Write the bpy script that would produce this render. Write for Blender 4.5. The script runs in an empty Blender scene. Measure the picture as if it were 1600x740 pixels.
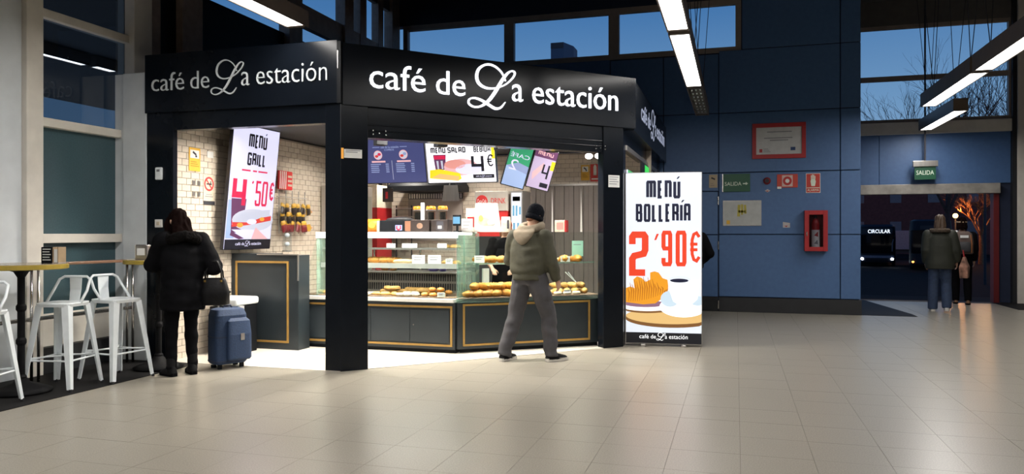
import bpy, math, random
from mathutils import Matrix, Vector, Euler, noise
random.seed(7)
R = math.radians
SC = bpy.context.scene
COL = SC.collection

# ---------------------------------------------------------------- camera, sky, exposure
YAW = 16.52
cam_d = bpy.data.cameras.new('camera'); cam = bpy.data.objects.new('camera', cam_d); COL.objects.link(cam)
cam.location = (0, 0, 1.42); cam.rotation_euler = (R(90), 0, R(YAW))
cam_d.sensor_width = 36; cam_d.lens = 36 * 1180 / 1600; cam_d.shift_y = -5 / 1600
cam_d.clip_end = 400
SC.camera = cam
SC.view_settings.view_transform = 'Standard'; SC.view_settings.look = 'None'
SC.view_settings.gamma = 1; SC.view_settings.use_curve_mapping = False
SC.view_settings.exposure = 0.0
world = bpy.data.worlds.new('dusk_sky'); SC.world = world; world.use_nodes = True
wn = world.node_tree; wn.nodes.clear()
w_out = wn.nodes.new('ShaderNodeOutputWorld'); w_bg = wn.nodes.new('ShaderNodeBackground')
w_tc = wn.nodes.new('ShaderNodeTexCoord'); w_sep = wn.nodes.new('ShaderNodeSeparateXYZ'); w_cr = wn.nodes.new('ShaderNodeValToRGB')
wn.links.new(w_tc.outputs['Generated'], w_sep.inputs[0]); wn.links.new(w_sep.outputs['Z'], w_cr.inputs[0])
w_cr.color_ramp.elements[0].position = 0.0; w_cr.color_ramp.elements[0].color = (0.34, 0.46, 0.62, 1)
w_cr.color_ramp.elements[1].position = 0.6; w_cr.color_ramp.elements[1].color = (0.02, 0.06, 0.19, 1)
e = w_cr.color_ramp.elements.new(0.15); e.color = (0.17, 0.33, 0.54, 1)
e = w_cr.color_ramp.elements.new(0.28); e.color = (0.062, 0.19, 0.42, 1)
wn.links.new(w_cr.outputs[0], w_bg.inputs[0]); w_bg.inputs[1].default_value = 1.0
wn.links.new(w_bg.outputs[0], w_out.inputs[0])
LAMP_W = 39.0        # watts of one hanging hall lamp
KIOSK_W = 52.0       # watts of one kiosk downlight panel

# ---------------------------------------------------------------- materials
def mat(name, col, rough=.5, metal=0., var=.08, scale=8., bump=0., emit=0., ecol=None, coat=0., spec=.5, stretch=None):
    m = bpy.data.materials.new(name); m.use_nodes = True
    nt = m.node_tree; b = nt.nodes['Principled BSDF']
    b.inputs['Roughness'].default_value = rough; b.inputs['Metallic'].default_value = metal
    b.inputs['Specular IOR Level'].default_value = spec
    if coat: b.inputs['Coat Weight'].default_value = coat; b.inputs['Coat Roughness'].default_value = .1
    tc = nt.nodes.new('ShaderNodeTexCoord'); nz = nt.nodes.new('ShaderNodeTexNoise')
    nz.inputs['Scale'].default_value = scale; nz.inputs['Detail'].default_value = 4
    src = tc.outputs['Object']
    if stretch:
        mp = nt.nodes.new('ShaderNodeMapping'); mp.inputs['Scale'].default_value = stretch
        nt.links.new(src, mp.inputs[0]); src = mp.outputs[0]
    nt.links.new(src, nz.inputs['Vector'])
    cr = nt.nodes.new('ShaderNodeValToRGB')
    c0 = tuple(max(0, x * (1 - var)) for x in col[:3]) + (1,); c1 = tuple(min(1, x * (1 + var)) for x in col[:3]) + (1,)
    cr.color_ramp.elements[0].position = .3; cr.color_ramp.elements[0].color = c0
    cr.color_ramp.elements[1].position = .7; cr.color_ramp.elements[1].color = c1
    nt.links.new(nz.outputs['Fac'], cr.inputs[0]); nt.links.new(cr.outputs[0], b.inputs['Base Color'])
    if bump:
        bp = nt.nodes.new('ShaderNodeBump'); bp.inputs['Strength'].default_value = bump; bp.inputs['Distance'].default_value = .02
        nt.links.new(nz.outputs['Fac'], bp.inputs['Height']); nt.links.new(bp.outputs[0], b.inputs['Normal'])
    if emit:
        b.inputs['Emission Color'].default_value = tuple((ecol or col)[:3]) + (1,); b.inputs['Emission Strength'].default_value = emit
    return m

def glow(name, col, strength=1.0, base=.15):
    """Backlit print, screens, lamp diffusers: materials that give off light."""
    return mat(name, tuple(c * base for c in col), rough=.35, var=.02, emit=strength, ecol=col)

def glass(name, tint=(.9, .95, .93), refl=1.0, rough=.02, body=0., bodycol=(.1, .15, .15)):
    m = bpy.data.materials.new(name); m.use_nodes = True; nt = m.node_tree; nt.nodes.clear()
    o = nt.nodes.new('ShaderNodeOutputMaterial'); t = nt.nodes.new('ShaderNodeBsdfTransparent'); g = nt.nodes.new('ShaderNodeBsdfGlossy')
    g.inputs['Roughness'].default_value = rough; t.inputs[0].default_value = tint + (1,)
    f = nt.nodes.new('ShaderNodeFresnel'); f.inputs[0].default_value = 1.5
    mu = nt.nodes.new('ShaderNodeMath'); mu.operation = 'MULTIPLY'; mu.inputs[1].default_value = refl
    nt.links.new(f.outputs[0], mu.inputs[0])
    ge = nt.nodes.new('ShaderNodeNewGeometry'); inv = nt.nodes.new('ShaderNodeMath'); inv.operation = 'SUBTRACT'; inv.inputs[0].default_value = 1
    nt.links.new(ge.outputs['Backfacing'], inv.inputs[1]); m3 = nt.nodes.new('ShaderNodeMath'); m3.operation = 'MULTIPLY'; m3.use_clamp = True
    nt.links.new(mu.outputs[0], m3.inputs[0]); nt.links.new(inv.outputs[0], m3.inputs[1]); mu = m3
    mx = nt.nodes.new('ShaderNodeMixShader'); nt.links.new(mu.outputs[0], mx.inputs[0])
    last = t.outputs[0]
    if body:
        d = nt.nodes.new('ShaderNodeBsdfDiffuse'); m2 = nt.nodes.new('ShaderNodeMixShader')
        nz = nt.nodes.new('ShaderNodeTexNoise'); nz.inputs['Scale'].default_value = 60
        cr = nt.nodes.new('ShaderNodeValToRGB')
        cr.color_ramp.elements[0].color = tuple(c * .85 for c in bodycol) + (1,); cr.color_ramp.elements[1].color = tuple(c * 1.15 for c in bodycol) + (1,)
        nt.links.new(nz.outputs['Fac'], cr.inputs[0]); nt.links.new(cr.outputs[0], d.inputs[0])
        m2.inputs[0].default_value = body
        nt.links.new(t.outputs[0], m2.inputs[1]); nt.links.new(d.outputs[0], m2.inputs[2]); last = m2.outputs[0]
    nt.links.new(last, mx.inputs[1]); nt.links.new(g.outputs[0], mx.inputs[2]); nt.links.new(mx.outputs[0], o.inputs[0])
    return m

def rand_mat(name, col, rough, var_obj, speck=0., scale=220., bump=0., spec=.5, coat=0.):
    """Tiles and bricks: base colour with fine speckle and a small shift from piece to piece."""
    m = mat(name, col, rough=rough, var=speck, scale=scale, bump=bump, spec=spec, coat=coat)
    nt = m.node_tree; b = nt.nodes['Principled BSDF']
    oi = nt.nodes.new('ShaderNodeObjectInfo'); hsv = nt.nodes.new('ShaderNodeHueSaturation'); mr = nt.nodes.new('ShaderNodeMapRange')
    mr.inputs[3].default_value = 1 - var_obj; mr.inputs[4].default_value = 1 + var_obj
    src = b.inputs['Base Color'].links[0].from_socket
    nt.links.new(oi.outputs['Random'], mr.inputs[0]); nt.links.new(mr.outputs[0], hsv.inputs['Value'])
    nt.links.new(src, hsv.inputs['Color']); nt.links.new(hsv.outputs[0], b.inputs['Base Color'])
    return m

# ---------------------------------------------------------------- mesh helper
class G:
    def __init__(s): s.v = []; s.f = []
    def add(s, vs, fs):
        o = len(s.v); s.v += [tuple(p) for p in vs]; s.f += [tuple(i + o for i in f) for f in fs]; return s
    def box(s, x0, x1, y0, y1, z0, z1):
        return s.add([(x0,y0,z0),(x1,y0,z0),(x1,y1,z0),(x0,y1,z0),(x0,y0,z1),(x1,y0,z1),(x1,y1,z1),(x0,y1,z1)],
                     [(3,2,1,0),(4,5,6,7),(0,1,5,4),(1,2,6,5),(2,3,7,6),(3,0,4,7)])
    def cbox(s, c, d, rot=(0,0,0)):
        M = Euler(rot).to_matrix(); c = Vector(c)
        ps = [M @ Vector((sx*d[0]/2, sy*d[1]/2, sz*d[2]/2)) + c for sz in (-1,1) for sx,sy in ((-1,-1),(1,-1),(1,1),(-1,1))]
        return s.add(ps, [(3,2,1,0),(4,5,6,7),(0,1,5,4),(1,2,6,5),(2,3,7,6),(3,0,4,7)])
    def loft(s, rings, cap=True):
        n = len(rings[0]); vs = [p for r in rings for p in r]; fs = []
        for k in range(len(rings) - 1):
            for i in range(n):
                a, b = k*n+i, k*n+(i+1) % n
                fs.append((a, b, b+n, a+n))
        if cap: fs.append(tuple(reversed(range(n)))); fs.append(tuple(range((len(rings)-1)*n, len(rings)*n)))
        return s.add(vs, fs)
    def tube(s, pts, r, n=8, flat=None, cap=True):
        pts = [Vector(p) for p in pts]; rs = r if isinstance(r, (list, tuple)) else [r]*len(pts)
        rings = []; up = None
        for i, p in enumerate(pts):
            d = (pts[min(i+1, len(pts)-1)] - pts[max(i-1, 0)]).normalized()
            if up is None:
                up = Vector((0,0,1)) if abs(d.z) < .9 else Vector((0,1,0))
            x = d.cross(up).normalized(); up = x.cross(d).normalized()
            fx, fy = flat or (1, 1)
            rings.append([p + (x*math.cos(t)*fx + up*math.sin(t)*fy)*rs[i] for t in [2*math.pi*k/n for k in range(n)]])
        return s.loft(rings, cap)
    def lathe(s, prof, c=(0,0,0), n=16):
        rings = [[(c[0]+r*math.cos(t), c[1]+r*math.sin(t), c[2]+z) for t in [2*math.pi*k/n for k in range(n)]] for r, z in prof]
        return s.loft(rings)
    def cyl(s, c, r, h, n=16): return s.lathe([(r,0),(r,h)], c, n)
    def ell(s, c, r, n=12, m=8, rot=None):
        M = Euler(rot).to_matrix() if rot else None; rings = []
        for j in range(1, m):
            ph = -math.pi/2 + math.pi*j/m; rg = []
            for k in range(n):
                t = 2*math.pi*k/n; p = Vector((r[0]*math.cos(ph)*math.cos(t), r[1]*math.cos(ph)*math.sin(t), r[2]*math.sin(ph)))
                if M: p = M @ p
                rg.append(p + Vector(c))
            rings.append(rg)
        return s.loft(rings)
    def ringz(s, rows, n=20, pw=2.0):
        """stack of super-ellipse rings (z, cx, cy, rx, ry)"""
        rings = []
        for z, cx, cy, rx, ry in rows:
            rg = []
            for k in range(n):
                t = 2*math.pi*k/n; c, q = math.cos(t), math.sin(t)
                rg.append((cx + rx*math.copysign(abs(c)**(2/pw), c), cy + ry*math.copysign(abs(q)**(2/pw), q), z))
            rings.append(rg)
        return s.loft(rings)
    def prism(s, poly, z0, z1):
        n = len(poly); vs = [(x,y,z0) for x,y in poly] + [(x,y,z1) for x,y in poly]
        return s.add(vs, [tuple(reversed(range(n))), tuple(range(n,2*n))] + [(i,(i+1)%n,n+(i+1)%n,n+i) for i in range(n)])
    def plate(s, poly, y0=0., t=.002):
        """polygon in the local x,z plane, thickness t towards -y"""
        n = len(poly)
        if sum(poly[i][0]*poly[(i+1)%n][1]-poly[(i+1)%n][0]*poly[i][1] for i in range(n)) < 0: poly = poly[::-1]
        vs = [(x,y0-t,z) for x,z in poly] + [(x,y0,z) for x,z in poly]
        return s.add(vs, [tuple(range(n)), tuple(reversed(range(n,2*n)))] + [(n+i,n+(i+1)%n,(i+1)%n,i) for i in range(n)])
    def rect(s, x0, z0, x1, z1, y0=0., t=.002): return s.plate([(x0,z0),(x1,z0),(x1,z1),(x0,z1)], y0, t)
    def disc(s, x, z, rx, rz=None, y0=0., t=.002, n=24, a0=0, a1=360):
        rz = rz or rx; full = a1-a0 >= 360
        ps = [(x+rx*math.cos(R(a0+(a1-a0)*k/n)), z+rz*math.sin(R(a0+(a1-a0)*k/n))) for k in range(n if full else n+1)]
        return s.plate(ps, y0, t)
    def ribbon(s, pts, w, y0=0., t=.002, closed=False):
        """thick flat stroke along 2-D points, mitred; w = half width (float or list)"""
        P = [Vector(p) for p in pts]; n = len(P); ws = w if isinstance(w, (list,tuple)) else [w]*n
        L, Rr = [], []
        for i in range(n):
            a = P[i-1] if (i > 0 or closed) else None; b = P[(i+1) % n] if (i < n-1 or closed) else None
            d1 = (P[i]-a).normalized() if a is not None else None; d2 = (b-P[i]).normalized() if b is not None else None
            if d1 is None: d1 = d2
            if d2 is None: d2 = d1
            n1 = Vector((-d1.y, d1.x)); n2 = Vector((-d2.y, d2.x)); m = n1+n2
            if m.length < 1e-4: m = n1
            m.normalize(); k = ws[i]/max(.4, m.dot(n1))
            L.append(P[i]+m*k); Rr.append(P[i]-m*k)
        N = n if closed else n-1
        for i in range(N):
            j = (i+1) % n
            s.plate([tuple(Rr[i]), tuple(Rr[j]), tuple(L[j]), tuple(L[i])], y0, t)
        return s
    def xf(s, M): s.v = [tuple(M @ Vector(p)) for p in s.v]; return s
    def mesh(s, name, m=None, smooth=False):
        me = bpy.data.meshes.new(name); me.from_pydata(s.v, [], s.f)
        if m: me.materials.append(m)
        if smooth: me.polygons.foreach_set('use_smooth', [True]*len(me.polygons))
        me.update(); return me
    def build(s, name, m, parent=None, loc=(0,0,0), rot=(0,0,0), smooth=False, bevel=0., seg=2, fix=False):
        me = s.mesh(name, m, smooth)
        if fix:
            import bmesh
            bm = bmesh.new(); bm.from_mesh(me); bmesh.ops.recalc_face_normals(bm, faces=bm.faces); bm.to_mesh(me); bm.free()
        return link(me, name, parent, loc, rot, bevel, seg)

def link(me, name, parent=None, loc=(0,0,0), rot=(0,0,0), bevel=0., seg=2):
    o = bpy.data.objects.new(name, me); COL.objects.link(o); o.location = loc; o.rotation_euler = rot
    if parent: o.parent = parent
    if bevel:
        b = o.modifiers.new('bevel', 'BEVEL'); b.width = bevel; b.segments = seg; b.limit_method = 'ANGLE'; b.angle_limit = R(35)
    return o

def tag(o, label=None, cat=None, group=None, kind=None):
    if label: o['label'] = label
    if cat: o['category'] = cat
    if group: o['group'] = group
    if kind: o['kind'] = kind
    return o
def thing(name, label, cat, loc=(0,0,0), rotz=0., group=None):
    o = bpy.data.objects.new(name, None); COL.objects.link(o); o.location = loc; o.rotation_euler = (0,0,R(rotz)); o.empty_display_size = .1
    return tag(o, label, cat, group)
def struct(name, label=None):
    o = bpy.data.objects.new(name, None); COL.objects.link(o); o.empty_display_size = .1
    return tag(o, label, None, None, 'structure')
def kids(o): return [c for c in o.children]
def copy_tree(o, parent=None):
    c = o.copy(); COL.objects.link(c)
    if parent: c.parent = parent
    for ch in list(o.children): copy_tree(ch, c)
    return c
def area(name, loc, size, watt, col=(1,1,1), rot=(0,0,0), parent=None, spread=None):
    l = bpy.data.lights.new(name, 'AREA'); l.shape = 'RECTANGLE'; l.size, l.size_y = size; l.energy = watt; l.color = col
    if spread: l.spread = R(spread)
    o = bpy.data.objects.new(name, l); COL.objects.link(o); o.location = loc; o.rotation_euler = rot
    if parent: o.parent = parent
    return o

# ---------------------------------------------------------------- lettering
def text_mesh(body, thin=0.):
    cu = bpy.data.curves.new('lettering', 'FONT'); cu.body = body; cu.size = 1; cu.extrude = .5; cu.offset = -thin; cu.resolution_u = 3
    o = bpy.data.objects.new('lettering', cu); COL.objects.link(o)
    dg = bpy.context.evaluated_depsgraph_get(); me = bpy.data.meshes.new_from_object(o.evaluated_get(dg))
    bpy.data.objects.remove(o); bpy.data.curves.remove(cu)
    return me
def text_in(body, m, parent, x0, x1, z0, z1, y0=0., t=.003, name='lettering', mirror=False, thin=0.):
    """type a word so that it fills the box x0..x1, z0..z1 of the parent's front (local -y)"""
    me = text_mesh(body, thin); vs = me.vertices
    ax = min(v.co.x for v in vs); bx = max(v.co.x for v in vs); ay = min(v.co.y for v in vs); by = max(v.co.y for v in vs)
    for v in vs:
        x = x0+(v.co.x-ax)/(bx-ax)*(x1-x0); z = z0+(v.co.y-ay)/(by-ay)*(z1-z0)
        if mirror: x = x0+x1-x
        v.co = (x, y0-t*(v.co.z+.5), z)
    me.materials.clear(); me.materials.append(m); me.name = name
    return link(me, name, parent)

GL = {'M': [[(0,0),(0,.95),(.06,1),(.94,1),(1,.95),(1,0)],[(.5,1),(.5,.0)]], 'E': [[(1,1),(0,1),(0,0),(1,0)],[(0,.5),(.8,.5)]],
 'N': [[(0,0),(0,1),(.88,1),(1,.93),(1,0)]], 'U': [[(0,1),(0,.06),(.12,0),(.88,0),(1,.06),(1,1)]],
 'B': [[(0,0),(0,1),(.82,1),(.95,.94),(.95,.58),(.85,.52),(0,.52)],[(.85,.52),(1,.46),(1,.06),(.88,0),(0,0)]],
 'O': [[(0,.06),(0,.94),(.12,1),(.88,1),(1,.94),(1,.06),(.88,0),(.12,0),(0,.06)]], 'L': [[(0,1),(0,0),(1,0)]],
 'R': [[(0,0),(0,1),(.88,1),(1,.94),(1,.58),(.88,.5),(0,.5)],[(.55,.5),(1,.4),(1,0)]], 'I': [[(.5,0),(.5,1)]],
 'A': [[(0,0),(0,.94),(.12,1),(.88,1),(1,.94),(1,0)],[(0,.42),(1,.42)]], 'G': [[(1,.8),(1,.94),(.88,1),(.12,1),(0,.94),(0,.06),(.12,0),(.88,0),(1,.06),(1,.5),(.5,.5)]],
 'S': [[(1,.8),(1,.94),(.88,1),(.12,1),(0,.94),(0,.56),(.12,.5),(.88,.5),(1,.44),(1,.06),(.88,0),(.12,0),(0,.06),(0,.2)]],
 'D': [[(0,0),(0,1),(.85,1),(1,.92),(1,.08),(.85,0),(0,0)]], 'C': [[(1,.8),(1,.94),(.88,1),(.12,1),(0,.94),(0,.06),(.12,0),(.88,0),(1,.06),(1,.2)]],
 'F': [[(1,1),(0,1),(0,0)],[(0,.5),(.8,.5)]],
 '4': [[(0,1),(0,.4),(1,.4)],[(.94,1),(.94,0)]], '5': [[(1,1),(0,1),(0,.56),(.88,.56),(1,.5),(1,.06),(.88,0),(.12,0),(0,.06),(0,.2)]],
 '0': [[(0,.06),(0,.94),(.12,1),(.88,1),(1,.94),(1,.06),(.88,0),(.12,0),(0,.06)]],
 '2': [[(0,.75),(0,.94),(.12,1),(.88,1),(1,.94),(1,.6),(.88,.5),(.15,.44),(0,.36),(0,0),(1,0)]],
 '9': [[(1,.5),(.12,.5),(0,.56),(0,.94),(.12,1),(.88,1),(1,.94),(1,.06),(.88,0),(.12,0),(0,.06),(0,.2)]],
 '€': [[(1,.85),(.7,1),(.4,.95),(.22,.75),(.22,.25),(.4,.05),(.7,0),(1,.15)],[(0,.6),(.8,.6)],[(0,.4),(.8,.4)]], "'": [[(.2,.8),(.8,1)]]}
ACC = {'Ú': 'U', 'Í': 'I'}
def stroke_text(g, body, x0, x1, z0, z1, w, gap=.2, y0=0., t=.003, wid=None):
    """condensed techno capitals drawn as mitred strokes; w = half stroke width"""
    wid = wid or {}
    ws = [wid.get(c, .32 if c in "IÍ'" else (1.4 if c == 'M' else .8 if c in 'EL' else 1.)) for c in body]
    tot = sum(ws)+gap*(len(body)-1); k = (x1-x0)/tot; x = x0
    for c, cw in zip(body, ws):
        a, b = x+w, x+cw*k-w
        for pl in GL[ACC.get(c, c)]:
            cl = pl[0] == pl[-1] and len(pl) > 3
            g.ribbon([(a+px*(b-a), z0+w+pz*(z1-z0-2*w)) for px, pz in (pl[:-1] if cl else pl)], w, y0, t, cl)
        if c in ACC:
            xm = (a+b)/2; h = z1-z0; g.plate([(xm-.02*h, z1+.07*h), (xm+.06*h, z1+.07*h), (xm+.17*h, z1+.2*h), (xm+.07*h, z1+.2*h)], y0, t)
        x += (cw+gap)*k
    return g
LPTS = [(868,440),(845,392),(805,358),(762,350),(722,372),(708,412),(718,450),(752,475),(800,480),(860,462),(905,425),(920,395),(905,383),(880,395),(850,432),(812,495),(775,545),(735,575),(695,580),(667,563),(668,540),(695,532),(735,545),(775,570),(810,590),(840,585),(866,555)]
LW = [3,5,6,7,9,10,10,8,6,5,6,6,5,8,11,12,11,8,6,6,6,6,8,9,9,7,2]
def script_L(g, x0, x1, z0, z1, y0=0., t=.003, fat=1.):
    P = [(x-660, 605-(y-.095*(x-790))) for x, y in LPTS]
    fine, fw = [], []
    for i in range(len(P)-1):
        p = [P[max(0,i-1)], P[i], P[i+1], P[min(len(P)-1,i+2)]]
        for q in range(5):
            u = q/5
            fine.append(tuple(.5*((2*p[1][k])+(-p[0][k]+p[2][k])*u+(2*p[0][k]-5*p[1][k]+4*p[2][k]-p[3][k])*u*u+(-p[0][k]+3*p[1][k]-3*p[2][k]+p[3][k])*u**3) for k in (0,1)))
            fw.append(LW[i]*(1-u)+LW[i+1]*u)
    fine.append(P[-1]); fw.append(LW[-1])
    ax, bx = min(p[0] for p in fine), max(p[0] for p in fine); ay, by = min(p[1] for p in fine), max(p[1] for p in fine)
    k = (z1-z0)/(by-ay)
    pts = [(x0+(x-ax)/(bx-ax)*(x1-x0), z0+(y-ay)*k) for x, y in fine]
    return g.ribbon(pts, [w*k*fat for w in fw], y0, t)
def cafe_lettering(parent, m, x0, x1, zb, h, y0, t, thin=0.):
    """the shop sign's words laid along x0..x1; zb = baseline, h = ascender height"""
    s = (x1-x0)/3.197
    def X(q): return x0+(q-.313)*s
    x_h = h*.76
    text_in('café', m, parent, X(.313), X(.939), zb-.012*h, zb+h*1.03, y0, t, thin=thin)
    text_in('de', m, parent, X(1.066), X(1.414), zb-.012*h, zb+h, y0, t, thin=thin)
    g = G(); script_L(g, X(1.454), X(2.045), zb-.42*h, zb+1.5*h, y0, t, .58 if thin > .01 else .78 if thin else 1.); g.build('script_letter', m, parent)
    text_in('a', m, parent, X(2.01), X(2.152), zb-.012*h, zb+x_h, y0, t, thin=thin)
    text_in('estación', m, parent, X(2.281), X(3.51), zb-.012*h, zb+h*1.03, y0, t, thin=thin)
# ---------------------------------------------------------------- shared materials
M_TILE = rand_mat('terrazzo_tile', (.29,.266,.22), .3, .012, speck=.22, scale=110, spec=.5)
M_GROUT = mat('dark_grout', (.12,.105,.09), .9)
M_DARKTILE = mat('dark_granite', (.012,.0115,.012), .6, var=.3, scale=120, spec=.1)
M_KFLOOR = mat('pale_kiosk_floor', (.62,.57,.5), .35, var=.06, scale=60)
M_BLUE = rand_mat('blue_wall_panel', (.062,.135,.295), .5, .02, speck=.06, scale=14)
M_BLUEGAP = mat('dark_panel_joint', (.012,.02,.05), .8)
M_PLINTH = mat('charcoal_plinth', (.014,.015,.018), .5, var=.15)
M_BEIGE = mat('beige_painted_steel', (.72,.68,.61), .5, var=.06, scale=6)
M_BROWN = mat('brown_timber', (.32,.25,.205), .6, var=.15, scale=10)  # plain brown of the far posts and transom
M_FRAME = mat('taupe_window_frame', (.3,.25,.22), .55, var=.08)
M_GREYPANEL = mat('grey_metal_cladding', (.66,.70,.73), .4, var=.06, scale=5)
M_CEIL = mat('dark_ceiling', (.12,.11,.105), .8)
M_OFF = mat('dim_hall_wall', (.2,.19,.18), .8)
M_GLASS_UP = glass('clear_window_glass', (.97,.98,1.), .7)
M_GLASS_DARK = glass('dark_reflective_glass', (.55,.6,.66), 1.6, .015, body=.25, bodycol=(.012,.018,.025))
M_GLASS_TEAL = glass('teal_filmed_glass', (.3,.4,.42), .9, .25, body=.9, bodycol=(.06,.11,.13))
M_BLACK = mat('black_lacquer_panel', (.005,.007,.011), .22, var=.1, scale=5, spec=.22)
M_BLACKM = mat('black_matt_metal', (.006,.007,.009), .5, var=.15, spec=.15)
M_CHROME = mat('brushed_chrome', (.62,.6,.58), .22, metal=1., var=.06, scale=40, stretch=(1,1,.1))
M_WHITE = mat('white_enamel', (.8,.85,.88), .35, var=.05, scale=9)
M_PAPER = mat('white_paper', (.75,.75,.73), .7, var=.03)
M_INK = mat('dark_print', (.03,.03,.04), .7)
M_GREYINK = mat('grey_print', (.22,.22,.24), .7)
M_RED = mat('red_enamel', (.36,.014,.018), .4, var=.08)
M_GREEN = mat('green_sign_plastic', (.008,.085,.04), .45, var=.06)
M_GLOWPALE = mat('photoluminescent_print', (.72,.8,.68), .6, var=.03)
M_YELLOW = mat('ochre_print', (.75,.43,.05), .6, var=.06)
M_STEEL = mat('stainless_steel', (.5,.48,.46), .3, metal=.9, var=.08, scale=30, stretch=(1,1,.08))
M_LAMP = glow('lamp_diffuser', (1,.97,.93), 9)
M_LAMPBODY = mat('bronze_lamp_housing', (.14,.105,.08), .45, var=.1)

# ---------------------------------------------------------------- floor
flr = struct('floor', 'beige speckled terrazzo tile floor')
G().box(-8, 9.5, -9, 17.95, -.12, -.006).build('floor_bed', M_GROUT, flr)
P_ = .444; tiles = []
ct, st = math.cos(R(YAW)), math.sin(R(YAW))
for i in range(-19, 22):
    for j in range(-18, 41):
        x = .026+(i+.5)*P_; y = .2+(j+.5)*P_
        if x < -8 or x > 9.4 or y > 17.7: continue
        d = -x*st+y*ct; q = x*ct+y*st
        seen = d > 3.9 and abs(q/d) < .70 and not (y > 9.6 and x < -1.3) and not (y > 8.4 and x < -2.4) and x > -5.9 and not (y > 14.2 and x < 2.1)
        tiles.append((0 if seen else 1, d if d > 0 else 99, x, y))
tiles.sort()
tm = G().box(-P_/2+.001, P_/2-.001, -P_/2+.001, P_/2-.001, -.02, 0).mesh('tile', M_TILE)
for n, (s_, d, x, y) in enumerate(tiles[:300]):
    link(tm, 'tile', flr, (x, y, random.uniform(-.0003, .0003)))
g = G()
for s_, d, x, y in tiles[300:]: g.box(x-P_/2+.0018, x+P_/2-.0018, y-P_/2+.0018, y+P_/2-.0018, -.02, 0)
tag(g.build('tile_field', M_TILE, flr), kind='stuff')
o = G().box(-6.8, -5.63, -8, 6.93, .0005, .005).build('trim_1', M_DARKTILE); tag(o, 'dark granite floor strip along the window wall', kind='structure')
o = G().prism([(2.1,14.36),(2.1,17.7),(2.62,17.7),(2.98,14.75),(2.98,14.36)], .0005, .005).build('trim_2', M_DARKTILE); tag(o, 'dark floor strip past the end of the blue wall', kind='structure')
o = G().box(5.05, 7.5, 16.2, 17.7, .0005, .005).build('trim_3', M_DARKTILE); tag(o, 'dark floor strip right of the exit', kind='structure')

# ---------------------------------------------------------------- blue back wall with its high windows
WB = 14.35
wb = struct('wall_back', 'blue panelled back wall')
g = G().box(-6.95, 2.06, WB+.03, WB+.25, 0, 4.74)
g.box(.09, 2.06, WB+.03, WB+.25, 4.74, 6.4); g.box(-6.95, .09, WB+.03, WB+.25, 5.72, 6.4)
g.build('backing', M_BLUEGAP, wb)
def panel(x0, x1, z0, z1, parent, y=WB, m=M_BLUE, gp=.008, name='panel', th=.03):
    return G().box(x0+gp, x1-gp, y, y+th, z0+gp, z1-gp).build(name, m, parent, bevel=.004, seg=1)
for x0, x1 in ((-.304,1.756),(1.756,2.09)):
    for z0, z1 in ((.27,1.408),(1.408,2.535),(2.535,3.626),(3.626,4.77)): panel(x0, x1, z0, z1, wb)
for x0, x1 in ((-2.3,-1.3),(-1.3,-.304)):
    for z0, z1 in ((2.2 if x0 > -2 else .27,2.535),(2.535,3.63),(3.63,4.72)): panel(x0, x1, z0, z1, wb)
for x0, x1 in ((-4.4,-2.3),(-6.75,-4.4)):
    for z0, z1 in ((2.6,3.63),(3.63,4.74)): panel(x0, x1, z0, z1, wb)
for x0, x1 in ((.1,1.756),(1.756,2.09)): panel(x0, x1, 4.77, 6.3, wb)
# passage side of the blue wall
for z0, z1 in ((.27,1.408),(1.408,2.535),(2.535,3.626),(3.626,4.77),(4.77,6.3)):
    G().box(2.06, 2.09, WB+.04, WB+1.7, z0+.008, z1-.008).build('panel', M_BLUE, wb, bevel=.004, seg=1)
    G().box(2.06, 2.09, WB+1.72, 17.6, z0+.008, z1-.008).build('panel', M_BLUE, wb, bevel=.004, seg=1)
G().box(1.95, 2.06, WB+.25, 17.7, 0, 6.4).build('backing', M_BLUEGAP, wb)
o = G().box(-.304, 2.1, WB-.012, WB+.03, 0, .262).box(2.06, 2.102, WB+.031, 17.6, 0, .262).build('baseboard_back', M_PLINTH, bevel=.003, seg=1); tag(o, 'charcoal plinth under the blue wall', kind='structure')
dr = struct('door_1', 'blue flush door in the blue panelled wall')
G().box(-1.29, -.32, WB-.004, WB+.028, .27, 1.395).box(-1.29, -.32, WB-.004, WB+.028, 1.411, 2.19).build('leaf', M_BLUE, dr, bevel=.003, seg=1)
G().box(-1.29, -.32, WB-.016, WB+.028, .004, .262).build('kick_plate', M_PLINTH, dr)
for z in (2.02, 1.2, .12): G().cyl((-.31, WB-.016, z-.07), .014, .15, 10).build('hinge', M_CHROME, dr)

def window(n, axis, a0, a1, z0, z1, pos, fr=.06, glass_m=None, fm=None, dep=.12, mids=()):
    """framed pane in a wall; axis 'x' runs along X at Y=pos, 'y' along Y at X=pos"""
    w = struct('window_%d' % n)
    def bx(g, u0, u1, v0, v1, d0, d1):
        return g.box(u0, u1, pos+d0, pos+d1, v0, v1) if axis == 'x' else g.box(pos+d0, pos+d1, u0, u1, v0, v1)
    g = G()
    bx(g, a0, a1, z0, z0+fr, 0, dep); bx(g, a0, a1, z1-fr, z1, 0, dep); bx(g, a0, a0+fr, z0+fr, z1-fr, 0, dep); bx(g, a1-fr, a1, z0+fr, z1-fr, 0, dep)
    for zm in mids: bx(g, a0+fr, a1-fr, zm-.05, zm+.05, .01, dep-.01)
    g.build('window_frame', fm or M_FRAME, w)
    bx(G(), a0+fr*.6, a1-fr*.6, z0+fr*.6, z1-fr*.6, dep*.45, dep*.55).build('pane', glass_m or M_GLASS_UP, w)
    return w
xs = [-6.62,-4.33,-2.24,.09]
for k in range(3): window(k+1, 'x', xs[k], xs[k+1], 4.74, 5.72, WB+.03, .1)
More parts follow.
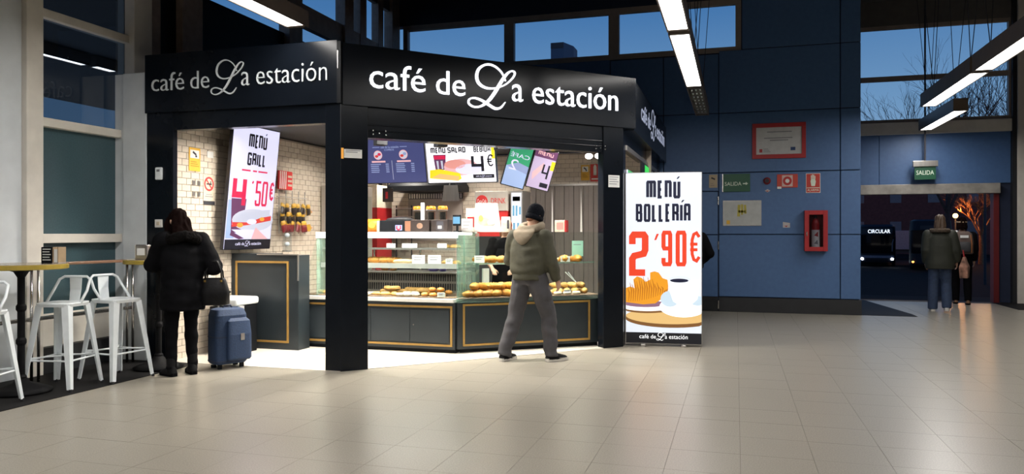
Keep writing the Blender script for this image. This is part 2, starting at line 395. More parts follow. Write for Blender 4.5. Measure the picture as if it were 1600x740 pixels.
# end wall with the way out
WE = 17.8
we = struct('wall_end', 'blue end wall over the exit')
for x0, x1 in ((2.1,2.95),(2.95,5.42)): G().box(x0+.004, x1-.004, WE, WE+.04, 2.47, 3.53).build('panel', M_BLUE, we, bevel=.004, seg=1)
G().box(2.1, 5.5, WE+.04, WE+.2, 2.3, 3.78).build('backing', M_BLUEGAP, we)
G().box(2.1, 5.45, WE-.06, WE+.04, 3.53, 3.79).build('beam', M_BEIGE, we, bevel=.01)
G().box(2.1, 5.45, WE-.02, WE+.2, 5.87, 6.4).build('lintel', M_CEIL, we)
G().box(5.2, 5.47, WE+.041, WE+.2, 0, 2.3).build('jamb', M_BLUEGAP, we)
dr2 = struct('door_2', 'open sliding exit with grey header')
G().box(2.12, 5.2, WE-.12, WE+.04, 2.255, 2.465).build('door_header', mat('weathered_aluminium', (.32,.3,.27), .5, metal=.3, var=.25, scale=5), dr2, bevel=.01)
G().box(5.1, 5.2, WE-.02, WE+.2, 0, 2.25).build('red_door_edge', mat('dark_red_door_edge', (.12,.006,.008), .5), dr2)
window(4, 'x', 2.1, 5.45, 3.79, 5.87, WE, .07, mids=(4.74,))
o = G().box(5.5, 6.3, WE-.15, WE+.25, 0, 6.4).build('pillar', M_BEIGE); tag(o, 'beige pillar right of the exit', kind='structure'); o.name = 'trim_4'
o = G().box(5.42, 5.498, WE-.1, WE+.2, 0, 6.4).build('trim_5', M_PLINTH); tag(o, 'dark jamb beside the beige pillar', kind='structure')

# ---------------------------------------------------------------- left glazed wall
XL = -6.8
wl = struct('wall_left', 'glazed left wall with beige steel posts')
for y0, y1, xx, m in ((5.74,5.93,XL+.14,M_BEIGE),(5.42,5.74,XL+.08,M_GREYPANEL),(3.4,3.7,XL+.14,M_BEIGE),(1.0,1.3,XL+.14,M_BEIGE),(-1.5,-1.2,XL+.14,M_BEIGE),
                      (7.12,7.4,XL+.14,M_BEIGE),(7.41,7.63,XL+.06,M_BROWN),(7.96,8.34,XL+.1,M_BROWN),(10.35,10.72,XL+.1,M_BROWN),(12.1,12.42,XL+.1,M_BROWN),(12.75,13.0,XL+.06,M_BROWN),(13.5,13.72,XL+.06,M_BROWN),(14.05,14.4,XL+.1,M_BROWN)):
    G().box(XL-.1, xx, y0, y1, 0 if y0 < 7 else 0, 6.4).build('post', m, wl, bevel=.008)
def bay(y0, y1):
    G().box(XL-.05, XL+.07, y0, y1, 3.62, 3.71).build('rail', M_BEIGE, wl, bevel=.006)
    G().box(XL-.05, XL+.09, y0, y1, 2.51, 2.60).build('rail', M_BEIGE, wl, bevel=.006)
    G().box(XL-.05, XL+.1, y0, y1, 1.325, 1.42).build('rail', M_BEIGE, wl, bevel=.006)
    G().box(XL-.05, XL+.06, y0, y1, .27, .6).build('sill_panel', M_BEIGE, wl, bevel=.006)
    G().box(XL-.05, XL+.12, y0, y1, 0, .268).build('plinth', M_PLINTH, wl)
    for z0, z1, m in ((3.71,5.2,M_GLASS_DARK),(2.6,3.62,M_GLASS_DARK),(1.42,2.51,M_GLASS_TEAL),(.6,1.325,M_GLASS_TEAL)):
        G().box(XL-.01, XL+.005, y0, y1, z0, z1).build('pane', m, wl)
    G().box(XL-.05, XL+.07, y0, y1, 5.2, 6.4).build('upper_panel', M_CEIL, wl)
for a, b in ((5.93,7.12),(3.7,5.42),(1.3,3.4),(-1.2,1.0)): bay(a, b)
G().box(XL-.1, XL, -9, -1.5, 0, 6.4).build('solid_wall', M_OFF, wl)
G().box(XL-.1, XL, 7.42, 14.6, 0, 4.57).build('dark_infill', M_BLACKM, wl)
G().box(XL-.06, XL+.05, 8.34, 14.1, 4.8, 5.16).build('transom', M_BROWN, wl)
G().box(XL-.06, XL+.03, 8.34, 14.1, 5.95, 6.4).build('head_beam', M_CEIL, wl)
for y0, y1 in ((7.63,7.96),(8.34,10.35),(10.72,12.1),(12.42,12.75),(13.0,13.5),(13.72,14.05)):
    G().box(XL-.03, XL-.015, y0, y1, 4.57, 6.4).build('pane', M_GLASS_UP, wl)
o = G().box(-6.66, -6.34, 6.95, 7.02, 0, 3.23).build('cladding_panel', M_GREYPANEL, wl, bevel=.004)
G().box(XL+.0, -6.66, 6.98, 7.03, 0, 3.23).build('cladding_panel', M_GREYPANEL, wl)

# ---------------------------------------------------------------- ceiling and the walls behind the photographer
o = G().prism([(-7,-9),(9.5,-9),(9.5,18),(1.95,18),(1.95,14.6),(-7,14.6)], 6.4, 6.5).build('ceiling', M_CEIL); tag(o, 'dark high hall ceiling', kind='structure')
o = G().box(-7, 9.5, -9.2, -9, 0, 6.4).build('wall_front', M_OFF); tag(o, kind='structure')
o = G().box(9.3, 9.5, -9, 18, 0, 6.4).build('wall_right', M_OFF); tag(o, kind='structure')
o = G().box(6.3, 9.3, WE, WE+.2, 0, 6.4).build('wall_end_right', M_OFF); tag(o, kind='structure')

cn = struct('ceiling_added_backdrop', 'added dark canopy behind the left glass')  # added canopy that darkens the view through the left glass
G().box(-13.2, -6.95, -3, 13.5, 4.14, 4.3).build('slab', M_CEIL, cn)
for y_ in (1, 6, 11): G().box(-13.0, -12.8, y_, y_+.2, -.1, 4.14).build('post', M_PLINTH, cn)
o = G().box(-17, -16.8, -6, 20, -.1, 3.75).build('wall_added_backdrop', M_PLINTH); tag(o, 'added low wall darkening the lower left windows', kind='structure')  # wall added outside to darken the lower panes
# ---------------------------------------------------------------- hanging hall lamps
def hall_lamp(x, y0, y1, z, lit, label, w=.2, housing=.14, both=True):
    t = thing('hanging_lamp', label, 'lamp', (x, (y0+y1)/2, z), 0, 'hanging hall lamps')
    L = y1-y0
    g = G().box(-w/2-.015, -w/2, -L/2, L/2, -.02, housing).box(w/2, w/2+.015, -L/2, L/2, -.02, housing).box(-w/2, w/2, -L/2, L/2, housing-.03, housing)
    g.box(-w/2, w/2, -L/2, -L/2+.06, -.015, housing-.03).box(-w/2, w/2, L/2-.06, L/2, -.015, housing-.03)
    g.build('housing', M_LAMPBODY, t)
    if lit:
        for a, b in ((-L/2+.065, -.012), (.012, L/2-.065)): G().box(-w/2+.004, w/2-.004, a, b, -.012, .012).build('diffuser', M_LAMP, t)
        area('lamp_light', (0, 0, -.03), (w, L-.15), LAMP_W*L/2.6, (1,.96,.91), (0,0,0), t)
    else:
        for k in range(3): G().tube([(-.06+.06*k, -L/2+.08, .03), (-.06+.06*k, L/2-.08, .03)], .013, 8).build('tube', M_WHITE, t, smooth=True)
        for k in range(9): G().box(-w/2, w/2, -L/2+.15+k*(L-.3)/8-.004, -L/2+.15+k*(L-.3)/8+.004, -.012, .04).build('louvre', M_STEEL, t)
    for s in (-1, 1):
        g = G()
        for q in (-1, 1): g.tube([(0, s*L*.36, housing), (q*.22*min(1,6.4-z-2 if x > -7 else 0), s*L*.36+s*.25*(1 if x > -7 else 0), (6.4 if x > -7 else 4.145)-z)], .006, 5)
        g.build('suspension_wire', M_INK, t)
    return t
ZL = 3.56
hall_lamp(-4.32, 4.2, 6.84, ZL, True, 'lit hanging strip lamp in front of the left shop sign')
hall_lamp(-4.32, 1.5, 4.14, ZL, True, 'lit hanging strip lamp of the left row, above the bar tables')
hall_lamp(-9.4, 7.3, 9.12, 3.97, True, 'added strip lamp outside, standing in for a lamp reflected in the dark left glass', w=.12)  # outside lamp added in place of a hall lamp's reflection in the glass
hall_lamp(-9.4, 9.2, 9.68, 3.985, True, 'short added strip lamp outside, standing in for the end of the reflected lamp', w=.14)  # short added piece for the end of the same reflection
for x_, l_ in ((-4.32,'left'),(-.58,'middle'),(3.08,'right')):
    hall_lamp(x_, -1.3, 1.4, ZL, True, 'added lit strip lamp of the %s row, behind the camera' % l_); hall_lamp(x_, -5.2, -2.5, ZL, True, 'added lit strip lamp of the %s row, far behind the camera' % l_)  # unseen lamps added behind the camera to brighten the hall
hall_lamp(-.58, 2.5, 5.13, ZL, True, 'lit strip lamp of the middle row, nearest overhead')
hall_lamp(-.58, 5.17, 8.1, ZL, True, 'lit strip lamp of the middle row, cut by the top edge of the photo')
hall_lamp(-.58, 8.2, 11.25, ZL, True, 'lit strip lamp of the middle row whose far end points at the blue wall')
hall_lamp(-.58, 11.3, 14.0, ZL, False, 'unlit louvred strip lamp at the far end of the middle row')
hall_lamp(3.08, 5.9, 8.6, ZL, True, 'lit strip lamp of the right row, nearest overhead')
hall_lamp(3.08, 8.7, 11.2, ZL, True, 'lit strip lamp at the right edge, cut off by the photo', housing=.2)
hall_lamp(3.08, 11.3, 14.1, ZL, True, 'lit strip lamp of the right row with the square bracket at its near end', housing=.2)
hall_lamp(3.72, 14.7, 17.3, ZL, True, 'lit strip lamp lowest on the right, nearest the exit', housing=.2)
# ---------------------------------------------------------------- the cafe: brick shell
M_BRICK = rand_mat('cream_glazed_brick', (.64,.56,.465), .4, .05, speck=.06, scale=20)
M_MORTAR = mat('grey_brown_mortar', (.36,.3,.25), .9)
M_KCEIL = mat('charcoal_kiosk_ceiling', (.035,.035,.04), .7)
M_NAVY = mat('blue_black_cabinet_paint', (.02,.028,.034), .38, var=.08, scale=4)
M_GOLD = mat('brass_gold_trim', (.45,.27,.07), .4, metal=.35, var=.1)
M_MARBLE = mat('white_stone_ledge', (.68,.66,.62), .25, var=.06)
M_CASEGLASS = glass('display_case_glass', (.93,.97,.95), .8, .01)
M_EDGEGLASS = glass('green_edge_glass', (.84,.95,.91), 1., .02, body=.14, bodycol=(.5,.68,.6))
M_LIGHTBAR = glow('white_light_bar', (1,.98,.95), 3.0)
M_SIGNLIT = glow('lit_sign_letter', (.93,.95,1.), 1.7)
M_SIGNDIM = mat('unlit_silver_letter', (.72,.77,.8), .4, var=.04)
M_SIGNDIM2 = glow('dim_lit_letter', (.5,.56,.75), .55)
M_DOWN = glow('downlight_lens', (1,.95,.88), 12)
M_TAUPE = mat('taupe_wall_cladding', (.33,.29,.26), .5, var=.06, scale=5)
M_TRAY = mat('brown_tray_liner', (.2,.12,.08), .6, var=.2)
M_SCREENEDGE = mat('black_screen_bezel', (.012,.012,.018), .3)

BW, BH = .147, .0735
def brick_wall(name, label, L, H, origin, rotz, score, zmin=0.):
    w = struct(name, label); w.location = origin; w.rotation_euler = (0,0,R(rotz))
    G().box(0, L, .006, .09, 0, H).build('mortar_bed', M_MORTAR, w)
    bm_ = G().box(-BW/2+.004, BW/2-.004, 0, .012, -BH/2+.004, BH/2-.004).mesh('brick', M_BRICK)
    cells = []
    for r in range(int(H/BH)):
        for c in range(-1, int(L/BW)+1):
            x = (c+.5+(.5 if r % 2 else 0))*BW
            if BW/2 <= x <= L-BW/2: cells.append((score(x, (r+.5)*BH), x, (r+.5)*BH))
    cells.sort(); g = G()
    for k, (s_, x, z) in enumerate(cells):
        dy = random.uniform(-.0015, .001)
        if k < 300: link(bm_, 'brick', w, (x, dy, z))
        else: g.box(x-BW/2+.004, x+BW/2-.004, dy, .012, z-BH/2+.004, z+BH/2-.004)
    tag(g.build('brick_field', M_BRICK, w), kind='stuff')
    return w
brick_wall('wall_kiosk_left', 'cream brick side wall inside the shop', 5.1, 2.74, (-6.05, 7.03, 0), 90, lambda x, z: x + (9 if z < .35 or z > 2.62 else 0) + (9 if .95 < x < 1.95 and 1.25 < z < 2.75 else 0) + (9 if x > 1.0 and z < 1.17 else 0))
brick_wall('wall_kiosk_back', 'cream brick back wall inside the shop', 4.7, 2.74, (-6.0, 12.15, 0), 0, lambda x, z: (0 if (x > 2.5 and z > 2.2) else 5) + (0 if (x < 1.6 and z > 1.4) else 5) + abs(z-2.0))
o = G().prism([(-6.14,7.0),(-4.0,7.0),(-1.4,9.6),(-1.4,12.25),(-6.14,12.25)], 2.76, 2.8).build('ceiling_kiosk', M_KCEIL); tag(o, 'charcoal shop ceiling', kind='structure')
o = G().prism([(-6.05,6.94),(-3.93,6.94),(-1.36,9.51),(-1.36,12.2),(-6.05,12.2)], .0006, .006).build('floor_kiosk', M_KFLOOR); tag(o, 'pale shop floor', kind='structure')
o = G().box(-1.5, -1.37, 9.5, 14.3, 0, 2.2).build('wall_kiosk_right', M_BLACK); tag(o, 'black right side of the shop', kind='structure')

# ---------------------------------------------------------------- facade: columns, headers, sign fascias
fc = thing('shop_facade', 'black angled shop front with columns and three lettered sign fascias', 'shop front', (-4, 7, 0)); fo = Vector((-4, 7, 0))
def fpart(g, name, m, **k):
    g.v = [(x-fo.x, y-fo.y, z-fo.z) for x, y, z in g.v]; return g.build(name, m, fc, **k)
fpart(G().prism([(-4.085,6.96),(-3.905,6.96),(-3.70,7.165),(-3.78,7.245),(-3.93,7.1),(-4.085,7.1)], 0, 2.78), 'corner_column', M_BLACK, bevel=.004)
fpart(G().box(-6.34, -5.985, 6.96, 7.03, 0, 2.78), 'left_column', M_BLACK, bevel=.004)
fpart(G().prism([(-1.575,9.293),(-1.36,9.508),(-1.36,9.72),(-1.45,9.72),(-1.66,9.38)], 0, 2.78), 'right_column', M_BLACK, bevel=.004)
fpart(G().box(-1.5, -1.365, 14.0, 14.3, 0, 2.78), 'rear_column', M_BLACK)
fpart(G().box(-5.985, -4.085, 6.97, 7.09, 2.57, 2.78), 'header_beam', M_BLACK)
d45 = Matrix.Translation(Vector((-3.918, 6.95, 0))) @ Matrix.Rotation(R(45), 4, 'Z')
g = G().box(.28, 3.33, .02, .2, 2.43, 2.78).box(.28, 3.33, .012, .02, 2.56, 2.575).box(.28, 3.33, .012, .02, 2.50, 2.51); fpart(g.xf(d45), 'shutter_box', M_BLACK, bevel=.004)
for s in (.36, 3.2):
    for q in (0, .07, .14):
        fpart(G().cyl((s+q, -.001, 2.46 if q != .07 else 2.475), .008, .012, 8).xf(d45), 'bolt', M_CHROME)
        if q != .07: fpart(G().cyl((s+q, -.001, 2.50), .008, .012, 8).xf(d45), 'bolt', M_CHROME)
fpart(G().box(-1.5, -1.37, 9.73, 14.0, 2.55, 2.78), 'header_beam', M_BLACK)
fpart(G().box(-1.372, -1.345, 9.75, 13.6, 2.50, 2.56), 'shutter_rail', M_STEEL)
fl_ = G().box(0, 2.41, 0, .14, 2.765, 3.415).build('fascia', M_BLACK, fc, loc=(-6.34-fo.x, 6.93-fo.y, 0), bevel=.004)
cafe_lettering(fl_, M_SIGNDIM, .10, 2.30, 3.005, .19, -.002, .012, thin=.012)
fm_ = G().box(.03, 3.80, 0, .14, 2.75, 3.39).build('fascia', M_BLACK, fc, loc=(-3.918-fo.x+.014, 6.95-fo.y-.014, 0), rot=(0,0,R(45)), bevel=.004)
cafe_lettering(fm_, M_SIGNLIT, .313, 3.51, 2.952, .258, -.002, .02, thin=.004)
fr_ = G().box(0, 4.6, 0, .14, 2.74, 3.39).build('fascia', M_BLACK, fc, loc=(-1.245-fo.x, 9.68-fo.y, 0), rot=(0,0,R(90)), bevel=.004)
cafe_lettering(fr_, M_SIGNDIM2, .75, 4.2, 2.99, .235, -.0005, .003)
fpart(G().box(-3.935, -3.89, 6.93, 7.06, 2.765, 3.40), 'fascia_joint', M_BLACKM)
fpart(G().box(-3.925, -3.917, 6.922, 6.93, 3.12, 3.3), 'joint_strip', M_STEEL)

# ---------------------------------------------------------------- shop lights
def downlight(x, y, lab, w=KIOSK_W):
    t = thing('downlight', lab, 'light', (x, y, 2.76), 0, 'downlights in the shop ceiling')
    G().lathe([(.11,0),(.11,-.012),(.085,-.02),(.085,0)], n=20).build('trim_ring', M_WHITE, t)
    G().cyl((0,0,-.014), .08, .008, 20).build('lens', M_DOWN, t)
    area('downlight_beam', (0,0,-.03), (.16,.16), w, (1,.93,.83), parent=t, spread=150)
for x, y, l, k in ((-5.3,7.55,'left opening, over the tall panel',.55),(-4.55,7.75,'left opening, behind the corner column',1.2),(-3.6,7.95,'wide opening, over the left end of the counter',1.5),(-2.75,8.75,'wide opening, over the customer',1.0),(-1.95,9.5,'wide opening, at its right end',1.),
                (-5.2,9.6,'shop interior, left',.45),(-4.0,9.9,'shop interior, middle',.7),(-2.6,10.7,'shop interior, right',.8),(-5.3,11.3,'back of the shop, left',.45),(-3.9,11.3,'back of the shop, middle',.4)):
    downlight(x, y, 'round ceiling downlight of the '+l, KIOSK_W*k)
for i, (x, y, l) in enumerate(((-4.62,8.75,'left one, in front of the blue menu screen'),(-4.02,8.1,'over the gap between blue and white screens'),(-3.4,8.45,'over the white screen'),(-2.8,8.95,'over the slanted panels'),(-2.25,9.4,'right one, over the brick wall'))):
    t = thing('ceiling_speaker', 'small black box under the shop ceiling, '+l, 'speaker', (x, y, 2.76), 45, 'black boxes under the shop ceiling')
    G().box(-.07,.07,-.06,.06,-.30,-.17).build('housing', M_BLACKM, t, bevel=.008); G().cyl((0,0,-.17), .015, .17, 8).build('stem', M_BLACKM, t)
t = thing('spotlight_pair', 'pair of lit white spotlights inside the right end of the shop', 'light', (-2.0, 10.6, 2.76))
for q in (0, .14):
    G().cyl((q,0,-.2), .01, .2, 8).build('stem', M_BLACKM, t); G().ell((q,-.02,-.24), (.055,.05,.04)).build('lens', M_DOWN, t, smooth=True)

# ---------------------------------------------------------------- counters
def gold_frame(x0, x1, z0, z1, parent, y=0., w=.024, t=.01):
    for a in ((x0,x1,z0,z0+w),(x0,x1,z1-w,z1),(x0,x0+w,z0+w,z1-w),(x1-w,x1,z0+w,z1-w)):
        G().box(a[0],a[1],y-t,y,a[2],a[3]).build('gold_trim', M_GOLD, parent)
t = thing('counter_panel', 'tall blue-black counter end panel with gold frame beside the brick wall', 'counter', (-5.57, 8.05, 0))
G().box(-.47,.48,0,.25,.0,1.16).build('carcass', M_NAVY, t, bevel=.004); gold_frame(-.41,.345,.09,1.085,t)
G().box(-.1,.485,-.012,.05,1.16,1.172).build('edge_trim', M_STEEL, t); G().box(.47,.486,-.014,.0,.85,1.16).build('edge_trim', M_STEEL, t)
G().box(-.47,.1,0,.25,1.16,1.175).build('top', M_NAVY, t)

ct1 = thing('pastry_counter', 'long blue-black pastry display counter with gold frame and lit glass case', 'counter', (-4.23, 8.33, 0))
G().box(-1.05,1.05,.02,.82,.05,.604).build('carcass', M_NAVY, ct1); G().box(-1.05,1.05,.05,.8,.006,.05).build('kick', M_BLACKM, ct1)
gold_frame(-1.03,1.02,.085,.565,ct1,.02)
for a, b in ((-1.0,-.56),(-.555,-.045),(-.04,.475),(.48,.985)): G().box(a,b,.008,.02,.13,.52).build('door', M_NAVY, ct1, bevel=.003, seg=1)
G().cyl((.53,.0,.33), .012, .012, 10).xf(Matrix.Identity(4)).build('lock', M_CHROME, ct1)
G().box(-1.05,1.05,-.03,.85,.606,.65).build('ledge', M_MARBLE, ct1, bevel=.005)
def slab4(a, b, c, d, th, yv):  # quad glass in plane y
    return G().plate([a,b,c,d], yv, th)
slab4((-1.03,.65),(1.05,.65),(1.05,1.37),(-.79,1.37),.008,.03).build('front_glass', M_CASEGLASS, ct1)
G().box(-.80,-.792,.03,.78,.65,1.36).build('end_glass', M_EDGEGLASS, ct1)
G().box(-.80,1.055,.01,.12,1.368,1.442).build('light_bar', M_LIGHTBAR, ct1, bevel=.004)
G().box(-.80,1.05,.12,.82,1.425,1.442).build('top_plate', mat('pale_case_top',(.55,.55,.53),.3), ct1)
G().box(-.79,1.04,.18,.62,1.232,1.244).build('upper_shelf', M_CASEGLASS, ct1); G().box(-.79,1.04,.16,.18,1.225,1.25).build('shelf_edge', M_STEEL, ct1)
G().box(-.79,1.05,.14,.66,1.03,1.05).build('middle_shelf', M_STEEL, ct1); G().box(-.79,1.05,.11,.14,1.0,1.06).build('shelf_edge', mat('grey_shelf_edge',(.42,.41,.4),.4), ct1)
G().box(-.79,1.02,.4,.7,.935,.95).build('lower_shelf', M_STEEL, ct1)
G().box(-1.0,1.05,.74,.78,.65,.93).build('back_panel', M_TAUPE, ct1)
g = G()
for r_ in range(2):
    for k in range(62):
        x = -.98+k*.0325; g.box(x,x+.014,.728,.739,.69+r_*.12,.78+r_*.12)
tag(g.build('vent_slots', M_PLINTH, ct1), kind='stuff')
G().box(-1.0,1.03,.06,.72,.651,.662).build('tray', M_TRAY, ct1)
for x in (-.3, .35): G().cyl((x,.62,.94), .012, .29, 8).build('shelf_post', M_CHROME, ct1)
area('case_light', (0.15,.065,1.36), (1.8,.05), 14, (1,.95,.86), parent=ct1)
area('case_light', (0.15,.07,.995), (1.8,.05), 9, (1,.95,.86), parent=ct1)

A2 = 36.69; ct2 = thing('pastry_counter', 'angled blue-black pastry counter with clear glass case in front of the customer', 'counter', (-3.17, 8.36, 0), A2)
G().prism([(0.02,0.02),(1.9,.02),(1.9,.7),(.54,.7)], .05, .604).build('carcass', M_NAVY, ct2); G().prism([(.06,.05),(1.88,.05),(1.88,.68),(.54,.68)], .006, .05).build('kick', M_BLACKM, ct2)
gold_frame(.09,1.76,.085,.585,ct2,.02)
G().prism([(.0,-.02),(1.9,-.02),(1.9,.72),(.56,.72)], .606, .65).build('ledge', M_EDGEGLASS, ct2)
G().prism([(.02,.0),(1.9,.0),(1.9,.7),(.54,.7)], .6505, .656).build('deck', M_TRAY, ct2)
slab4((.03,.656),(1.89,.656),(1.89,1.43),(.03,1.43),.008,.03).build('front_glass', M_CASEGLASS, ct2)
for x, y in ((.022,.02),(.13,.10)): G().box(x-.008,x+.008,y-.008,y+.008,.656,1.43).build('corner_post', M_EDGEGLASS, ct2)
G().prism([(.035,.04),(.045,.032),(.48,.6),(.47,.61)], .656, 1.43).build('end_glass', M_EDGEGLASS, ct2)
G().prism([(.02,.0),(1.9,.0),(1.9,.6),(.47,.6)], 1.43, 1.442).build('top_glass', M_CASEGLASS, ct2)
G().prism([(.17,.14),(1.88,.14),(1.88,.6),(.5,.6)], 1.052, 1.062).build('middle_shelf', M_CASEGLASS, ct2)
G().box(.45,1.0,.5,.52,1.03,1.07).build('shelf_edge', M_MARBLE, ct2); G().box(.17,1.88,.132,.14,1.048,1.066).build('shelf_edge', M_EDGEGLASS, ct2)
G().box(.5,.58,.5,.55,.66,.98).build('divider', M_WHITE, ct2)
G().box(.02,.2,.0,.06,1.405,1.432).build('light_bar', M_LIGHTBAR, ct2); G().box(1.05,1.2,.0,.03,1.442,1.46).build('label_rail', M_PAPER, ct2)
area('case_light', (1.0,.07,1.425), (1.6,.06), 6, (1,.94,.84), parent=ct2); area('case_light', (1.0,.08,1.045), (1.6,.05), 5, (1,.94,.84), parent=ct2)  # lower light added under the shelf to brighten the croissants

# ---------------------------------------------------------------- pastries
M_CROISS = mat('golden_baked_crust', (.5,.21,.03), .5, var=.45, scale=18)
M_CROISS2 = mat('pale_baked_crust', (.55,.32,.1), .55, var=.25, scale=22)
M_BUN = mat('glazed_bun_crust', (.55,.25,.06), .35, var=.3, scale=15)
M_SUGAR = mat('sugared_dough', (.6,.53,.42), .6, var=.12, scale=30)
M_CREAM = mat('pale_bread', (.74,.55,.3), .6, var=.2, scale=14)
def croissant_mesh(name, m, s=1.):
    pts, rs = [], []
    N = 17
    for i in range(N):
        a = R(-75+150*i/(N-1)); pts.append((.075*s*math.sin(a), .055*s*(1-math.cos(a)), .028*s)); u = abs(i/(N-1)*2-1)
        rs.append(s*(.034*(1-u**2)**.6+.008)*(1.0 if i % 2 else .74))
    return G().tube(pts, rs, 9, flat=(1, .85)).mesh(name, m, True)
ME_CR = croissant_mesh('croissant', M_CROISS, 1.38)
ME_CR2 = croissant_mesh('croissant', M_CROISS2, 1.2)
ME_BUN = G().ringz([(0,0,0,.03,.03),(.008,0,0,.046,.046),(.025,0,0,.05,.05),(.042,0,0,.038,.038),(.05,0,0,.012,.012)], 14).mesh('bun', M_BUN, True)
ME_ROLL = G().ringz([(0,0,0,.06,.025),(.008,0,0,.068,.033),(.028,0,0,.066,.034),(.042,0,0,.045,.02),(.045,0,0,.02,.008)], 14, 2.6).mesh('roll', M_CROISS2, True)
ME_DONUT = (lambda g: g)(G())
rg = []
for k in range(19):
    a = 2*math.pi*k/18; rg.append([(math.cos(a)*(.036+.019*math.cos(t)), math.sin(a)*(.036+.019*math.cos(t)), .019+.019*math.sin(t)) for t in [2*math.pi*q/8 for q in range(8)]])
ME_DONUT.loft(rg, False); ME_DONUT = ME_DONUT.mesh('doughnut', M_SUGAR, True)
ME_BAG = G().tube([(-.13,0,.03),(-.11,0,.03),(-.05,0,.032),(.03,0,.032),(.1,0,.03),(.13,0,.03)], [.008,.026,.033,.034,.027,.008], 10, flat=(1,.85)).mesh('baguette', M_CREAM, True)
def put(me, name, x, y, z, rz, label, cat, group, tilt=0.):
    o = link(me, name, None, (x,y,z), (R(tilt),0,R(rz))); return tag(o, label, cat, group)
M2 = Matrix.Translation(Vector((-3.17,8.36,0))) @ Matrix.Rotation(R(A2),4,'Z')
def put2(me, name, lx, ly, z, rz, label, cat, group, tilt=0.):
    p = M2 @ Vector((lx,ly,0)); return put(me, name, p.x, p.y, z, rz+A2, label, cat, group, tilt)
ORD = ['leftmost','second from left','third from left','fourth from left','fifth from left','sixth from left','seventh from left']
def row2(me, name, n, x0, dx, y, z, what, cat, grp, rz=lambda k: 80+random.uniform(-30,30), tilt=0.):
    for k in range(n): put2(me, name, x0+dx*k, y+random.uniform(-.008,.008), z, rz(k), '%s, %s' % (what, ORD[k] if n > 1 else 'the only one'), cat, grp, tilt)
GC = 'croissants in the angled case'
row2(ME_CR, 'croissant', 6, .22, .115, .12, .658, 'golden croissant, front row of heap left of customer', 'croissant', GC, lambda k: 90+random.choice((-1,1))*random.uniform(15,60))
row2(ME_CR, 'croissant', 5, .32, .12, .25, .658, 'golden croissant, back row of heap left of customer', 'croissant', GC, lambda k: 90+random.uniform(-25,25))
row2(ME_CR, 'croissant', 5, .28, .115, .18, .742, 'golden croissant on top of heap left of customer', 'croissant', GC, lambda k: 90+random.choice((-1,1))*random.uniform(20,65), 8)
row2(ME_CR2, 'croissant', 4, 1.42, .12, .24, .658, 'pale croissant in the lower row right of the customer', 'croissant', 'croissants right of the customer')
row2(ME_CR2, 'croissant', 4, 1.42, .115, .31, .725, 'pale croissant in the upper row right of the customer', 'croissant', 'croissants right of the customer', tilt=10)
row2(ME_DONUT, 'doughnut', 4, 1.22, .13, .1, .658, 'sugared doughnut at the front, right of the customer', 'doughnut', 'doughnuts right of the customer')
row2(ME_BUN, 'glazed_bun', 3, 1.2, .11, .22, .658, 'dark glazed bun behind the doughnuts right of the customer', 'bun', 'glazed buns right of the customer')
row2(ME_CR, 'croissant', 3, .42, .13, .3, 1.064, 'croissant on glass shelf left of the customer', 'croissant', 'croissants on the angled shelf', lambda k: 30*k)
row2(ME_CR, 'croissant', 3, 1.36, .17, .28, 1.064, 'croissant on glass shelf right of the customer', 'croissant', 'croissants on the angled shelf', lambda k: 60+20*k)
row2(ME_ROLL, 'bread_roll', 3, 1.36, .16, .42, 1.064, 'oval roll, back of glass shelf right of customer', 'bread roll', 'rolls on the angled shelf', lambda k: 15*k)
# long case
def deck(me, name, xs, ys, lab, cat, grp, z=.663, dz=0., rz=None):
    n = len(xs)
    for k, (x, y) in enumerate(zip(xs, ys)): put(me, name, x, y, z+dz, random.uniform(-40,40) if rz is None else rz, '%s, %s' % (lab, ORD[k] if n > 2 else ('left one','right one')[k]), cat, grp)
FR = 'flaky rolls in the long case'
deck(ME_ROLL, 'bread_roll', [-4.27,-4.15,-4.03], [8.5,8.49,8.5], 'pale flaky roll in the front row of the long case\'s left heap', 'pastry', FR)
deck(ME_ROLL, 'bread_roll', [-4.21,-4.1,-3.99], [8.61,8.6,8.62], 'pale flaky roll in the back row of the long case\'s left heap', 'pastry', FR, .69)
deck(ME_ROLL, 'bread_roll', [-4.15,-4.05], [8.57,8.56], 'pale flaky roll on top of the long case\'s left heap', 'pastry', FR, .733)
deck(ME_DONUT, 'doughnut', [-3.93,-3.83,-3.73], [8.46,8.45,8.46], 'sugared doughnut in the front row of the long deck', 'doughnut', 'doughnuts in the long case')
deck(ME_DONUT, 'doughnut', [-3.89,-3.79], [8.57,8.58], 'sugared doughnut behind the front doughnuts of the long deck', 'doughnut', 'doughnuts in the long case', .675)
deck(ME_CR2, 'croissant', [-3.9,-3.79,-3.7], [8.69,8.7,8.66], 'pale croissant behind the doughnuts of the long deck', 'croissant', 'croissants in the long case', .685)
deck(ME_BUN, 'glazed_bun', [-3.62,-3.51,-3.4], [8.49,8.48,8.5], 'brown bun in the front row at the long case\'s right', 'bun', 'glazed buns in the long case')
deck(ME_BUN, 'glazed_bun', [-3.58,-3.47,-3.36], [8.6,8.6,8.61], 'brown bun in the back row at the long case\'s right', 'bun', 'glazed buns in the long case', .685)
deck(ME_BUN, 'glazed_bun', [-3.55,-3.44], [8.55,8.55], 'brown glazed bun on top of the right heap of the long deck', 'bun', 'glazed buns in the long case', .722)
deck(ME_DONUT, 'doughnut', [-4.38,-4.36], [8.44,8.56], 'sugared doughnut half hidden by the corner column in the long case', 'doughnut', 'doughnuts by the column')
deck(ME_ROLL, 'bread_roll', [-5.05,-4.93,-4.81], [8.55,8.57,8.55], 'flaky roll seen left of the corner column', 'pastry', 'flaky rolls left of the column')
